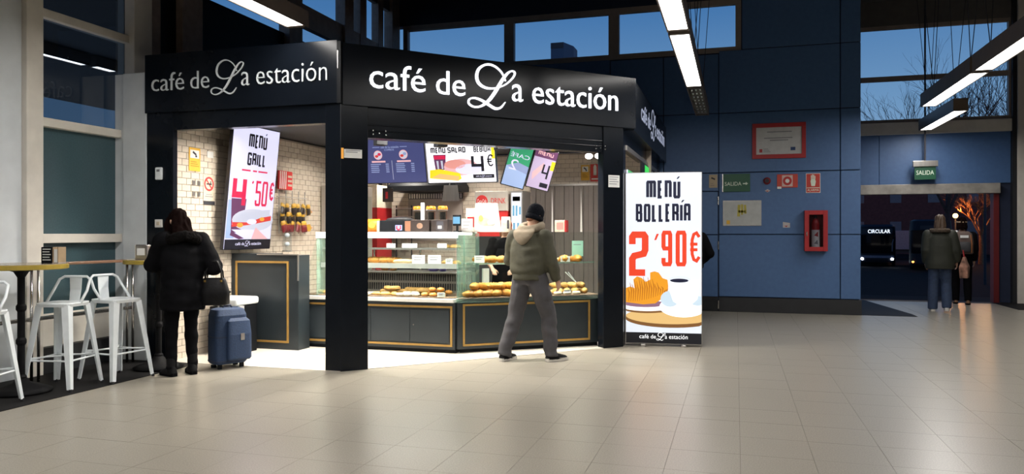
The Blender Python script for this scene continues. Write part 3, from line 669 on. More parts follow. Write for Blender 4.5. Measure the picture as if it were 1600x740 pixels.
deck(ME_CR, 'croissant', [-4.36,-4.23,-4.1], [8.6,8.6,8.6], 'golden croissant on the middle shelf next to the corner column', 'croissant', 'croissants on the middle shelf', 1.051)
deck(ME_BAG, 'filled_baguette', [-3.92,-3.9], [8.52,8.64], 'filled baguette on the middle shelf left of the first price card', 'baguette', 'baguettes on the middle shelf', 1.051, rz=4)
deck(ME_ROLL, 'bread_roll', [-3.38,-3.25], [8.6,8.6], 'golden roll on the middle shelf right of the second price card', 'pastry', 'rolls on the middle shelf', 1.051)
deck(ME_ROLL, 'bread_roll', [-3.42,-3.29], [8.66,8.66], 'golden roll on the top glass shelf at its right end', 'pastry', 'rolls on the top shelf', 1.246)
deck(ME_CR, 'croissant', [-4.95,-4.83], [8.6,8.6], 'croissant on the middle shelf seen left of the corner column', 'croissant', 'croissants left of the column', 1.051)
deck(ME_BUN, 'glazed_bun', [-4.33,-4.21], [8.85,8.85], 'dark bun on the narrow lower shelf next to the column', 'bun', 'buns on the lower shelf', .951)
M_LILAC = mat('lilac_wrapper', (.18,.13,.5), .4, var=.3)
put(G().ringz([(0,0,0,.05,.035),(.02,0,0,.07,.05),(.045,.01,0,.05,.03),(.06,0,0,.02,.015)], 12).mesh('wrapped_cake', M_LILAC, True), 'wrapped_cake', -3.66, 8.86, .951, 20, 'lilac wrapped cake on the narrow lower shelf', 'cake', None)
put(bpy.data.meshes['wrapped_cake'], 'wrapped_cake', -3.54, 8.87, .951, 100, 'second lilac wrapped cake on the lower shelf, the right one', 'cake', None)
def card(name, x, y, z, w, h, label, cat, group=None, rz=0, col=None, lines=2):
    t = thing(name, label, cat, (x,y,z), rz, group)
    G().plate([(-w/2,0),(w/2,0),(w/2,h),(-w/2,h)], 0, .003).build('card', col or M_PAPER, t)
    G().box(-w*.3, w*.3, 0, .03, 0, .004).build('foot', M_STEEL, t)
    if lines:
        g = G()
        for k in range(lines): g.rect(-w*.35, h*(.75-.25*k)-.004, w*(.3-.1*k), h*(.75-.25*k)+.004, -.003, .001)
        g.build('print', M_GREYINK, t)
    return t
for x, w, h, l in ((-3.71,.17,.11,'large white price card on the middle shelf, left one'),(-3.5,.17,.11,'large white price card on the middle shelf, right one'),(-3.31,.09,.07,'small white price card on the middle shelf by the glass corner')):
    card('price_card', x, 8.5, 1.052, w, h, l, 'price card', 'price cards in the cases')
for k, (x, l) in enumerate(((-4.1,'left one'),(-3.85,'middle one'),(-3.42,'right one'))): card('price_card', x, 8.55, 1.246, .12 if k != 1 else .2, .055, 'small white card on the top glass shelf, '+l, 'price card', 'price cards in the cases', lines=1)
card('price_card', -3.38, 8.42, .663, .1, .055, 'white price card at the front right of the long case deck', 'price card', 'price cards in the cases')
p = M2 @ Vector((.36,.22,0)); card('price_card', p.x, p.y, 1.064, .13, .09, 'white price card on the shelf of the angled case, left of the customer', 'price card', 'price cards in the cases', A2)
p = M2 @ Vector((1.5,.2,0)); card('price_card', p.x, p.y, 1.064, .13, .07, 'white price card on the angled shelf right of the customer', 'price card', 'price cards in the cases', A2)
p = M2 @ Vector((1.48,.08,0)); card('price_card', p.x, p.y, .657, .1, .06, 'white price card on the deck right of the customer', 'price card', 'price cards in the cases', A2)
p = M2 @ Vector((1.75,.34,0)); t = thing('serving_tongs', 'pale serving tongs leaning in the angled case right of the customer', 'tongs', (p.x,p.y,.66), A2)
for s in (-1,1): G().tube([(-.12+.02*s,.1,.26),(0.0,.06,.12),(.06+.01*s,0,.06)], .007, 6).build('arm', M_WHITE, t)

# ---------------------------------------------------------------- things standing on the cases and behind them
def box_thing(name, label, cat, x, y, z, w, d, h, m, rz=0, bevel=.006, extra=None, part='box'):
    t = thing(name, label, cat, (x,y,z), rz); G().box(-w/2,w/2,-d/2,d/2,0,h).build(part, m, t, bevel=bevel)
    if extra: extra(t, w, d, h)
    return t
ZT = 1.4425
M_WOODBOX = mat('dark_brown_box', (.018,.011,.009), .5, var=.3)
M_ORANGE = mat('orange_fruit', (.62,.19,.01), .45, var=.15)
def ov(t, w, d, h):
    G().ringz([(h,0,0,w*.42,d*.4),(h+.03,0,0,w*.34,d*.34),(h+.045,0,0,w*.12,d*.12)], 20, 3).build('lid', M_PLINTH, t, smooth=True)
    G().rect(.0, .02, .09, .085, -d/2, .003).build('sticker', mat('blue_sticker',(.2,.3,.6),.5), t)
    g = G().ribbon([(.02,.08),(.02,.04),(.045,.027),(.07,.04),(.07,.08)], .008, -d/2-.003, .001); g.build('sticker_print', M_RED, t)
    G().box(w/2-.09,w/2-.003,-d/2-.004,-d/2,.01,h-.01).build('end_panel', mat('copper_brown_panel',(.2,.09,.05),.5), t)
box_thing('toaster_grill', 'black table-top grill with blue sticker on the long case', 'grill', -4.06, 8.72, ZT, .44, .26, .145, M_BLACKM, extra=ov)
box_thing('brown_box', 'dark brown wooden box under the juice dispensers, left one', 'box', -3.72, 8.64, ZT, .25, .16, .15, M_WOODBOX, extra=lambda t,w,d,h: G().disc(.0,h/2,.04,.035,-d/2,.002).build('emblem', M_TRAY, t))
box_thing('brown_box', 'dark brown wooden box under the juice dispensers, right one', 'box', -3.46, 8.64, ZT, .22, .16, .15, M_WOODBOX, extra=lambda t,w,d,h: (G().rect(-.04,.02,.05,.13,-d/2,.002).build('label', M_INK, t), G().rect(-.02,.04,.03,.075,-d/2-.002,.001).build('label_print', M_SUGAR, t)))
M_JUICE = glass('clear_juice_bowl', (.95,.9,.8), .8, .02)
for k, (x, l) in enumerate(((-3.9,'left one'),(-3.72,'middle one'),(-3.56,'right one'))):
    t = thing('juice_dispenser', 'clear juice dispenser topped with oranges behind the brown boxes, '+l, 'dispenser', (x, 8.92, ZT), 0, 'juice dispensers on the long case')
    G().cyl((0,0,0), .065, .15, 16).build('base', M_BLACKM, t); G().cyl((0,0,.15), .05, .12, 16).build('juice_bowl', M_JUICE, t); G().cyl((0,0,.152), .04, .1, 12).build('inner_column', M_BLACKM, t)
    for a in range(4): G().ell((.032*math.cos(a*1.57+.4),.032*math.sin(a*1.57+.4),.3), (.034,.034,.034), 10, 6).build('orange', M_ORANGE, t, smooth=True)
    G().ringz([(.27,0,0,.06,.06),(.275,0,0,.066,.066),(.285,0,0,.066,.066)], 16).build('rim', M_STEEL, t)
t = thing('small_table_lamp', 'bright white light between the juice dispensers', 'lamp', (-3.81, 8.86, ZT)); G().cyl((0,0,0), .03, .15, 10).build('base', M_STEEL, t); G().cyl((0,0,.15), .022, .22, 12).build('bulb', M_LIGHTBAR, t)
t = thing('orange_bag', 'orange and yellow snack bag at the left end of the case top', 'bag', (-4.42, 8.72, ZT)); G().ringz([(0,0,0,.085,.04),(.05,0,0,.09,.055),(.12,0,0,.085,.045),(.165,0,0,.09,.01)], 14, 3).build('bag', M_ORANGE, t, smooth=True); G().disc(.0,.09,.045,.04,-.055,.002).build('print', mat('yellow_print',(.85,.6,.05),.5), t)
t = thing('cream_bag', 'small cream paper bag beside the orange bag', 'bag', (-4.3, 8.66, ZT)); G().ringz([(0,0,0,.045,.03),(.08,0,0,.045,.032),(.14,0,0,.045,.012)], 12, 3).build('bag', M_SUGAR, t)
M_POS = glow('pale_blue_terminal_screen', (.2,.5,.8), .7)
t = thing('payment_terminal', 'small black payment terminal with blue screen on the case top', 'terminal', (-3.27, 8.66, ZT), -8)
G().box(-.04,.04,-.02,.05,0,.015).build('base', M_BLACKM, t); G().box(-.012,.012,.0,.02,.01,.08).build('stem', M_BLACKM, t); G().box(-.055,.055,-.012,.012,.075,.21).build('housing', M_BLACKM, t, bevel=.006); G().rect(-.048,.1,.048,.185,-.012,.002).build('screen', M_POS, t)
card('grey_card', -3.19, 8.8, ZT, .15, .165, 'grey printed card standing beside the payment terminal', 'card', col=mat('grey_card_stock',(.45,.44,.43),.6), lines=3)
t = box_thing('drinks_carton', 'white carton with red square beside the menu stand', 'carton', -3.2, 9.0, ZT, .12, .1, .3, M_SUGAR, extra=lambda t,w,d,h: G().rect(-.04,.06,.05,.19,-d/2,.002).build('red_square', M_RED, t))
M_LITPAPER = mat('bright_menu_paper', (.6,.59,.56), .6)
t = thing('menu_stand', 'white leaning menu stand with pictured food on the angled case', 'menu stand', (-2.96, 8.93, ZT), 8)
G().plate([(-.17,0),(.17,0),(.12,.36),(-.16,.36)], 0, .006).build('card', M_LITPAPER, t); G().box(-.12,.12,0,.06,0,.005).build('foot', M_STEEL, t)
G().disc(-.05,.13,.08,.05,-.006,.002).build('picture_dish', M_CREAM, t); G().disc(.04,.12,.05,.035,-.008,.002).build('picture_dish', M_SUGAR, t); G().disc(-.09,.17,.03,.04,-.008,.002).build('picture_leaf', mat('yellow_green_print',(.6,.6,.1),.6), t)
t = thing('cream_paper_bag', 'cream paper bag right of the menu stand', 'bag', (-2.74, 8.97, ZT), 10); G().ringz([(0,0,0,.06,.04),(.12,0,0,.06,.042),(.19,0,0,.055,.02)], 12, 3.2).build('bag', M_SUGAR, t); G().rect(.02,.04,.045,.15,-.045,.003).build('print', M_INK, t)
p = M2 @ Vector((1.47,.25,0)); box_thing('red_carton', 'white and red carton at the right of the angled case top', 'carton', p.x, p.y, ZT, .15, .12, .15, M_SUGAR, 0, extra=lambda t,w,d,h: (G().rect(-.05,.03,.04,.12,-d/2,.002).build('print', mat('pale_red_print',(.7,.25,.22),.6), t), G().box(w/2-.02,w/2+.002,-d/2-.002,d/2,0,h).build('red_edge', M_RED, t)))
p = M2 @ Vector((1.72,.3,0)); card('green_card', p.x, p.y, 1.13, .16, .2, 'pale green card inside the top right of the angled case', 'card', None, A2, col=mat('pale_green_card',(.35,.62,.5),.6), lines=1).parent = None

t = thing('back_counter', 'dark work counter along the back brick wall', 'counter', (-4.7, 11.75, 0)); G().box(-.85,.68,-.3,.38,.0,.88).build('carcass', M_PLINTH, t); G().box(-.87,.7,-.33,.38,.88,.92).build('worktop', M_STEEL, t)
t = thing('steel_splashback', 'taupe steel splashback with slotted top edge behind the juice dispensers', 'splashback', (-4.95, 12.09, 1.3)); G().box(-.52,.48,0,.04,0,.72).build('panel', M_TAUPE, t)
g = G()
for k in range(22): g.box(-.5+k*.045,-.475+k*.045,-.012,0,.73,.81)
tag(g.build('slot_fringe', M_STEEL, t), kind='stuff'); G().box(-.52,.48,0.005,.04,.72,.82).build('top_band', M_INK, t)
t = thing('extractor_hood', 'dark extractor hood under the menu screens', 'hood', (-4.95, 11.8, 2.13)); G().loft([[(-.6,-.35,0),(.6,-.35,0),(.6,.3,0),(-.6,.3,0)],[(-.6,-.35,.08),(.6,-.35,.08),(.6,.3,.08),(-.6,.3,.08)],[(-.35,-.1,.5),(.35,-.1,.5),(.35,.3,.5),(-.35,.3,.5)]]).build('canopy', M_BLACKM, t)
t = thing('wire_shelf', 'dark wire shelf rack left of the splashback', 'shelf', (-5.38, 11.72, .92))
for x in (-.14,.14): G().tube([(x,0,0),(x,0,.98)], .012, 6).build('upright', M_PLINTH, t)
for z in (.5,.64,.78,.92): G().box(-.16,.16,-.08,.12,z,z+.015).build('shelf', M_STEEL, t)
t = thing('wall_clock_box', 'small brown box with red mark hanging above the orange bag', 'box', (-5.35, 11.0, 1.93)); G().box(-.075,.075,0,.08,0,.22).build('housing', M_WOODBOX, t, bevel=.005); G().tube([(0,.04,.22),(0,.04,.83)], .012, 6).build('hanger', M_INK, t); G().rect(-.02,.05,.02,.16,0,.003).build('mark', M_RED, t)
t = thing('drinks_fridge', 'tall red and white drinks fridge half hidden by the corner column', 'fridge', (-5.72, 11.2, 0)); G().box(-.22,.1,0,.55,.0,1.85).build('body', M_RED, t); G().box(-.22,.1,-.01,.55,1.85,2.22).build('header', M_SUGAR, t)
M_REDGLOW = mat('fridge_red_panel', (.62,.03,.03), .4, var=.06)
t = thing('drinks_fridge', 'white and red drinks fridge with round red emblem behind the menu stand', 'fridge', (-3.69, 11.3, 0))
G().box(-.265,.265,0,.55,.0,1.38).build('lower_body', M_PLINTH, t); G().box(-.265,.265,0,.55,1.38,1.78).build('door_panel', M_REDGLOW, t); G().box(-.27,.27,-.02,.55,1.78,2.09).build('header', mat('fridge_header_white',(.46,.43,.39),.4), t, bevel=.006)
G().disc(-.15,1.935,.095,.095,-.02,.004).build('emblem', M_REDGLOW, t); text_in('Coca-Cola', M_PAPER, t, -.225,-.075,1.905,1.965,-.024,.002); text_in('DRINK', M_REDGLOW, t, .0,.24,1.895,1.98,-.02,.003)
M_LITCASE = glow('lit_display_panel', (.9,.93,1.), .9)
t = thing('lit_bottle_case', 'slim lit bottle case right of the emblem fridge', 'fridge', (-3.28, 11.3, 0)); G().box(-.1,.1,0,.5,0,2.09).build('body', M_STEEL, t, bevel=.008); G().rect(-.08,1.2,.08,2.06,0,.004).build('lit_panel', M_LITCASE, t)
M_BOT = mat('blue_bottle_print',(.1,.3,.5),.5)
for x, z, h in ((-.06,1.7,.16),(-.01,1.7,.16),(-.05,1.45,.14),(.015,1.45,.14),(.045,1.72,.12)): G().rect(x,z,x+.028,z+h,-.004,.002).build('bottle_print', M_BOT, t); G().rect(-.06,1.93,.06,2.0,-.004,.002).build('print', M_TAUPE, t)
t = thing('hanging_scoop', 'grey metal utensil board hanging below the white screen', 'utensil board', (-3.83, 9.9, 1.88)); G().plate([(-.13,.0),(.13,.0),(.1,.22),(-.1,.22)], 0, .01).build('board', M_STEEL, t); G().tube([(-.02,0,.22),(0,.0,.35)], .008, 6).build('hook', M_STEEL, t); G().tube([(0,0,.35),(-.05,0,.88)], .004, 5).build('cord', M_INK, t)
# slatted partition on the right of the back wall
sp = thing('slatted_partition', 'grey vertical-strip partition below the right brick wall', 'partition', (-2.68, 12.02, 0))
M_SLAT = mat('grey_brown_strip', (.11,.093,.085), .45, var=.12, scale=4)
sm_ = G().box(-.038,.038,0,.03,.0,2.2).mesh('slat', M_SLAT)
for k in range(14): link(sm_, 'slat', sp, (-.52+k*.08, (k % 2)*.012, 0))
for x in (-.2,.28): G().plate([(-.012+x,1.45),(.02+x,1.45),(.0+x,2.16)], -.004, .003).build('pale_sliver', M_PAPER, sp)  # narrow pale triangles in front of the slats
G().box(-.58,.58,-.01,.05,2.2,2.23).build('top_rail', M_STEEL, sp)
t = thing('white_post', 'white post with small ochre notice at the right end of the partition', 'post', (-2.06, 12.0, 0)); G().box(-.06,.06,0,.06,0,2.2).build('post', M_WHITE, t); G().rect(-.05,1.78,.05,1.92,0,.003).build('notice', M_YELLOW, t); G().rect(-.05,1.92,.05,2.12,0,.003).build('notice', M_PAPER, t)
def camsign(name, label, x, y, z, w, h, rz):
    t = thing(name, label, 'sign', (x,y,z), rz); G().rect(0,0,w,h,0,.004).build('plate', M_YELLOW, t)
    G().rect(.02,h*.55,w-.02,h*.9,-.004,.001).build('panel', M_PAPER, t)
    g = G().plate([(w*.3,h*.78),(w*.62,h*.66),(w*.66,h*.74),(w*.36,h*.86)], -.005, .001); g.rect(w*.55,h*.6,w*.7,h*.68,-.005,.001); g.build('camera_symbol', M_INK, t)
    g = G()
    for k in range(3): g.rect(.025,h*(.2+.09*k),w-.025-.02*k,h*(.2+.09*k)+.008,-.004,.001)
    g.build('print', mat('brown_print',(.35,.18,.02),.7), t); return t
camsign('camera_notice', 'ochre camera notice on the brick wall above the partition', -2.425, 12.14, 2.29, .14, .25, 0)
t = thing('emergency_sign', 'red fire sign with white figure beside the ochre notice inside', 'sign', (-2.27,12.14,2.27)); G().rect(0,0,.2,.28,0,.004).build('plate', mat('red_sign_print',(.6,.04,.03),.5), t); G().rect(.05,.1,.1,.24,-.004,.001).disc(.075,.25,.02,.02,-.004,.001).build('symbol', M_PAPER, t); G().ribbon([(.17,.23),(.15,.2),(.17,.16),(.15,.12)], .012, -.004, .001).build('symbol', M_PAPER, t); G().rect(.02,.03,.18,.05,-.004,.001).build('print', M_PAPER, t)

# ---------------------------------------------------------------- screens
def screen(name, label, w, h, loc, rz, tiltx, back, roll=0.):
    t = thing(name, label, 'screen', loc, rz); t.rotation_euler = (R(tiltx), R(roll), R(rz))
    G().box(-w/2-.012,w/2+.012,.0,.045,-.012,h+.012).build('bezel', M_SCREENEDGE, t, bevel=.004)
    G().rect(-w/2,0,w/2,h,.0,.003).build('display', back, t)
    return t
W_ = 1.05
S_WHITE = glow('screen_white', (.72,.71,.93), W_); S_BLACK = mat('screen_black_print', (.005,.005,.012), .4); S_CRIM = glow('screen_crimson', (.75,.02,.09), .9)
S_RED = glow('screen_red', (.8,.06,.05), .8); S_ORANGE = glow('screen_orange', (.9,.4,.06), .9); S_YEL = glow('screen_yellow', (1.,.75,.02), .95); S_BREAD = glow('screen_bread', (.9,.55,.2), .9)
S_PINK = glow('screen_pink', (.9,.5,.52), .9); S_BLUE = glow('screen_slate_blue', (.055,.065,.19), 1.); S_SKY = glow('screen_pale_blue', (.42,.55,.85), .9); S_GREY = glow('screen_pale_grey', (.7,.72,.85), .8)
S_GREEN = glow('screen_green', (.05,.42,.2), .8); S_LILAC = glow('screen_lilac', (.62,.5,.72), .8); S_PURP = glow('screen_dark_purple', (.16,.05,.14), .8); S_TEXT = glow('screen_text_blue', (.35,.42,.7), .8)
# grill menu, portrait, on the left brick wall
t = screen('menu_screen', 'tall portrait menu screen with grill price on the left brick wall', .93, 1.52, (-5.90, 8.17, 1.235), 90, 6, S_WHITE)
y = -.003; k = .93
stroke = lambda body, x0, x1, z0, z1, w, m, par, nm='lettering', yy=-.003: stroke_text(G(), body, x0, x1, z0, z1, w, y0=yy).build(nm, m, par)
stroke('MENÚ', -.16, .21, 1.26, 1.43, .0135, S_BLACK, t); stroke('GRILL', -.16, .21, 1.04, 1.2, .0135, S_BLACK, t)
g = G(); [g.rect(a,.965,b,.985,-.003) for a, b in ((-.25,-.08),(-.03,.05),(.08,.27))]; g.build('small_print', S_CRIM, t)
stroke('4', -.40, -.12, .50, .90, .038, S_CRIM, t, 'price'); stroke("'", -.04, .02, .70, .86, .012, S_CRIM, t, 'price'); stroke('50', .06, .31, .54, .86, .016, S_CRIM, t, 'price'); stroke('€', .34, .45, .62, .86, .015, S_CRIM, t, 'price')
G().plate([(-.43,.34),(-.36,.34),(-.38,.66),(-.43,.66)], -.002, .001).build('picture_tint', S_SKY, t)
G().rect(-.455,.13,-.3,.60,-.0031,.001).build('picture_tint', S_SKY, t)
G().plate([(-.40,.62),(-.11,.62),(-.15,.2),(-.36,.2)], -.0041, .001).build('picture_drink', S_PURP, t)
G().plate([(-.36,.36),(-.12,.36),(-.145,.28),(-.36,.28)], -.0051, .001).build('picture_drink', S_CRIM, t)
G().disc(.06,.36,.42,.14,-.0052,.001).plate([(-.36,.3),(.4,.34),(.4,.5),(-.2,.46)], -.0052, .001).build('picture_bun', S_GREY, t)
G().plate([(-.36,.27),(.0,.30),(.43,.36),(.43,.42),(.2,.39),(-.02,.33),(-.34,.33)], -.0063, .001).build('picture_filling', S_RED, t)
G().disc(-.2,.295,.06,.03,-.0074,.001).disc(.24,.375,.05,.025,-.0074,.001).build('picture_filling', S_ORANGE, t); G().disc(.03,.34,.1,.035,-.0074,.001).build('picture_cheese', S_WHITE, t)
G().plate([(-.36,.24),(.1,.24),(.05,.12),(-.1,.14)], -.0063, .001).build('picture_wrapper', S_WHITE, t); G().plate([(.12,.27),(.4,.12),(.05,.12)], -.0074, .001).build('picture_wrapper', S_PINK, t); G().plate([(-.36,.22),(-.1,.13),(-.2,.12),(-.38,.17)], -.0074, .001).build('picture_shadow', S_PURP, t)
G().rect(-.465,0,.465,.118,-.0075,.001).build('footer', S_BLACK, t); cafe_lettering(t, S_WHITE, -.26, .26, .045, .036, -.0086, .001)
# blue board
t = screen('menu_screen', 'slate-blue menu screen with two round pictures, left of the white one', 1.0, .6, (-4.44, 9.3, 2.11), 0, 13, S_BLUE)
G().rect(-.24,.475,-.14,.483,-.003).build('title_rule', S_TEXT, t); G().rect(.16,.475,.26,.483,-.003).build('title_rule', S_TEXT, t); text_in('café de La estación', S_TEXT, t, -.12, .14, .465, .495, -.003); text_in('COMBOS', S_TEXT, t, -.07, .07, .43, .455, -.003)
for cx in (-.17, .2):
    G().disc(cx,.375,.062,.062,-.003).build('picture_ring', S_PINK, t); G().disc(cx,.375,.052,.052,-.005,.001).build('picture_plate', S_GREY, t); G().disc(cx+.02,.385,.025,.02,-.006,.001).build('picture_food', S_CRIM if cx < 0 else S_TEXT, t); G().disc(cx-.02,.36,.025,.018,-.006,.001).build('picture_food', S_RED, t)
    G().rect(cx-.1,.275,cx+.1,.298,-.003).build('heading', S_PINK, t)
    g = G()
    for k in range(5):
        q = random.uniform(.02,.07); g.rect(cx-.12,.245-k*.026,cx+.05-q,.257-k*.026,-.003); g.rect(cx+.1,.245-k*.026,cx+.145,.257-k*.026,-.003)
    g.build('price_lines', S_TEXT, t)
G().rect(.022,.04,.026,.3,-.003).build('divider', S_GREY, t)
# white board
t = screen('menu_screen', 'bright white menu screen with large black price above the counter', .95, .6, (-3.46, 9.36, 2.10), 0, 13, glow('screen_bright_white', (.97,.95,1.), 1.35))
stroke('MENÚ', -.41, -.2, .39, .465, .0075, S_BLACK, t); stroke('SALAD', -.17, .08, .39, .465, .0075, S_BLACK, t); stroke('BEBIDA', .19, .42, .39, .465, .0065, S_BLACK, t)
G().rect(.43,.3,.475,.6,-.0025,.001).build('yellow_block', S_YEL, t); stroke('4', .15, .33, .12, .36, .019, S_BLACK, t, 'price', -.0092); stroke('€', .36, .455, .2, .36, .009, S_BLACK, t, 'price', -.0092)
G().plate([(-.38,.37),(-.2,.37),(-.22,.17),(-.36,.17)], -.003, .001).build('picture_drink', S_PURP, t); G().rect(-.37,.31,-.21,.36,-.004,.001).build('picture_drink', S_CRIM, t)
G().plate([(-.34,.29),(-.31,.29),(-.31,.18),(-.33,.18)], -.004, .001).plate([(-.28,.29),(-.25,.29),(-.25,.18),(-.27,.18)], -.004, .001).build('picture_glass', S_GREY, t)
G().disc(.0,.2,.24,.11,-.0042,.001).build('picture_bun', S_PINK, t); G().disc(-.08,.24,.15,.06,-.0053,.001).build('picture_bun', S_RED if False else glow('screen_salmon', (.85,.35,.3), .9), t); G().disc(.12,.17,.2,.07,-.0053,.001).build('picture_sauce', S_WHITE, t)
G().plate([(-.45,.06),(-.44,.17),(-.3,.18),(-.02,.12),(.0,.05),(-.05,.02)], -.0064, .001).build('picture_fries', S_YEL, t); G().plate([(-.42,.07),(-.3,.12),(-.03,.08),(-.05,.02)], -.0075, .001).build('picture_fries', S_BREAD, t)
G().rect(.16,.05,.45,.1,-.003).build('footer', S_BLACK, t); cafe_lettering(t, S_WHITE, .2, .42, .068, .017, -.005, .001)
# two slanted panels that stand in for mirrored screen reflections
for nm, lab, w, h, loc, col in (('a','green slanted panel standing in for the reflection of a menu screen, text mirrored',.30,.56,(-2.885,9.72,2.06),S_GREEN),('b','lilac slanted panel standing in for a menu screen reflection, rightmost over the counter',.30,.53,(-2.57,9.83,2.03),S_LILAC)):
    t = screen('menu_screen', lab, w, h, loc, 16, 16, col, roll=0)
    t.rotation_euler = (R(14), R(14), R(26))
    if nm == 'a':
        G().rect(-w/2,.0,w/2,.26,-.003,.001).build('lower_panel', S_SKY, t); G().plate([(-.15,.26),(.15,.20),(.15,.3),(-.0,.33)], -.0041, .001).build('band', S_TEXT, t)
        text_in('CAFÉ', S_WHITE, t, -.13, .13, .39, .46, -.0035, mirror=True); text_in('2', S_WHITE, t, -.11, .0, .22, .36, -.0045, mirror=True)
    else:
        G().rect(-w/2,.42,w/2,h,-.003,.001).build('heading_band', S_PURP, t); stroke('MENÚ', -.11, .1, .45, .5, .006, S_PINK, t, yy=-.0041); stroke('4', .0, .1, .14, .35, .012, S_BLACK, t, 'price'); G().rect(.1,.28,.15,.4,-.003,.001).build('yellow_block', S_YEL, t)
        G().plate([(-.1,.1),(.02,.3),(.0,.36),(-.12,.2)], -.003, .001).build('picture', S_PINK, t); G().rect(.02,.03,.13,.09,-.003,.001).build('footer', S_BLACK, t)

# ---------------------------------------------------------------- left brick wall: signs, rack, fridge
camsign('camera_notice', 'ochre camera notice on the left brick wall above the woman', -6.046, 7.285, 2.15, .19, .27, 90)
t = thing('white_notice', 'small blank white notice on the brick wall right of the ochre one', 'notice', (-6.046, 7.6, 2.33), 90); G().rect(0,0,.11,.075,0,.003).build('plate', M_PAPER, t)
t = thing('no_smoking_sign', 'round red no-smoking sign on the left brick wall', 'sign', (-6.046, 7.53, 1.8), 90)
G().rect(0,.0,.2,.32,0,.003).build('plate', M_SUGAR, t); g = G(); g.ribbon([(.1+.075*math.cos(R(a)),.215+.075*math.sin(R(a))) for a in range(0,360,20)], .011, -.003, .001, True); g.ribbon([(.05,.27),(.15,.16)], .01, -.003, .001); g.build('ring', mat('red_print',(.6,.05,.05),.6), t)
G().rect(.055,.205,.145,.222,-.0045,.001).rect(.12,.222,.135,.25,-.0045,.001).build('cigarette', M_INK, t); G().rect(.03,.06,.17,.07,-.003,.001).rect(.05,.085,.15,.093,-.003,.001).build('print', M_GREYINK, t); G().rect(.0,-.03,.2,.012,-.0031,.002).build('lower_strip', M_INK, t)
t = thing('wall_socket_group', 'four small grey sockets on the left brick wall', 'socket', (-6.046, 7.34, 1.86), 90)
for a in (0,.09):
    for b in (0,.13): G().box(a,a+.04,-.01,0,b,b+.05).build('socket', M_STEEL, t)
t = thing('snack_sign', 'red and white striped sign above the hanging snack bags', 'sign', (-5.98, 8.98, 2.03), 90); G().box(0,.33,0,.03,0,.26).build('plate', M_REDGLOW, t, bevel=.01); g = G()
for k in range(4): g.plate([(.01+k*.045,.01),(.03+k*.045,.01),(.045+k*.045,.25),(.025+k*.045,.25)], 0, .002)
g.build('stripes', M_PAPER, t); g = G()
for k in range(3): g.rect(.21,.05+k*.06,.31,.08+k*.06,0,.002)
g.build('print', M_SUGAR, t)
t = thing('snack_rack', 'wire wall rack carrying rows of snack bags', 'rack', (-5.98, 8.93, 1.42), 90)
for q in range(5): G().tube([(.05+.16*q,.0,.0),(.05+.16*q,.0,.6)], .007, 6).build('wire', M_STEEL, t)
for q in range(4): G().tube([(.0,.0,.12+.13*q),(.75,.0,.12+.13*q)], .007, 6).build('bar', M_STEEL, t)
M_SBLACK = mat('dark_snack_foil', (.015,.01,.009), .35, var=.3); M_SRED = mat('dark_red_snack_foil', (.15,.015,.02), .35, var=.3); M_SYEL = mat('yellow_snack_foil', (.5,.29,.03), .4, var=.2)
def snack(i, j, m, lab, grp):
    t = thing('snack_bag', lab, 'snack', (-5.93+random.uniform(-.01,.02), 8.98+.125*i, 1.80-.12*j), 90, grp)
    t.rotation_euler = (R(random.uniform(-6,6)), R(random.uniform(-14,14)), R(90+random.uniform(-15,15)))
    G().ringz([(-.12,0,0,.05,.004),(-.1,0,0,.052,.02),(-.05,0,0,.05,.024),(-.01,0,0,.05,.016)], 10, 3).build('bag', m, t)
    G().ringz([(-.015,0,0,.05,.02),(.01,0,0,.05,.022),(.04,0,0,.046,.006)], 10, 3).build('top', M_SYEL, t)
for i in range(6): snack(i, 0, M_SBLACK, 'black snack bag in the top row of the wall rack, '+ORD[i], 'snack bags on the wall rack')
for i in range(5): snack(i, 1, M_SBLACK, 'black snack bag in the second row of the wall rack, '+ORD[i], 'snack bags on the wall rack')
for i in range(5): snack(i, 2, M_SRED, 'dark red snack bag in the lowest row of the wall rack, '+ORD[i], 'snack bags on the wall rack')
for z, l in ((1.69,'upper'),(1.46,'lower')):
    t = thing('snack_tag', l+' loose yellow snack tag hanging at the right of the rack', 'tag', (-5.92, 9.62, z), 90); G().plate([(-.07,0),(.02,-.01),(.07,.04),(.03,.1),(-.06,.09)], 0, .01).build('tag', M_SYEL, t); G().plate([(.05,.03),(.11,.045),(.05,.07)], 0, .008).build('tail', mat('salmon_paper',(.7,.35,.25),.6), t)
M_TUBE = glass('clear_plastic_tube', (.85,.88,.9), 1.2, .05)
t = thing('sweet_dispenser', 'clear wall tube dispenser under the snack rack', 'dispenser', (-5.9, 9.05, 1.18)); G().cyl((0,0,0), .06, .3, 14).build('tube', M_TUBE, t, smooth=False); G().cyl((0,0,-.005), .065, .02, 14).build('base', M_STEEL, t); G().ell((0,0,.22), (.035,.035,.03)).build('cap', M_WHITE, t, smooth=True); G().ell((0,0,.1), (.035,.035,.03)).build('cap', M_WHITE, t, smooth=True)
t = thing('upright_fridge', 'grey upright fridge with lit edge just left of the corner column', 'fridge', (-5.75, 10.15, 0)); G().box(-.28,.25,0,.65,0,2.15).build('body', M_TAUPE, t, bevel=.01); G().box(.25,.27,.02,.14,.3,2.05).build('door_frame', M_STEEL, t); G().box(.25,.265,.16,.24,.3,2.0).build('light_strip', M_LITCASE, t); G().box(.25,.258,.25,.6,.3,2.0).build('door_glass', M_CASEGLASS, t)
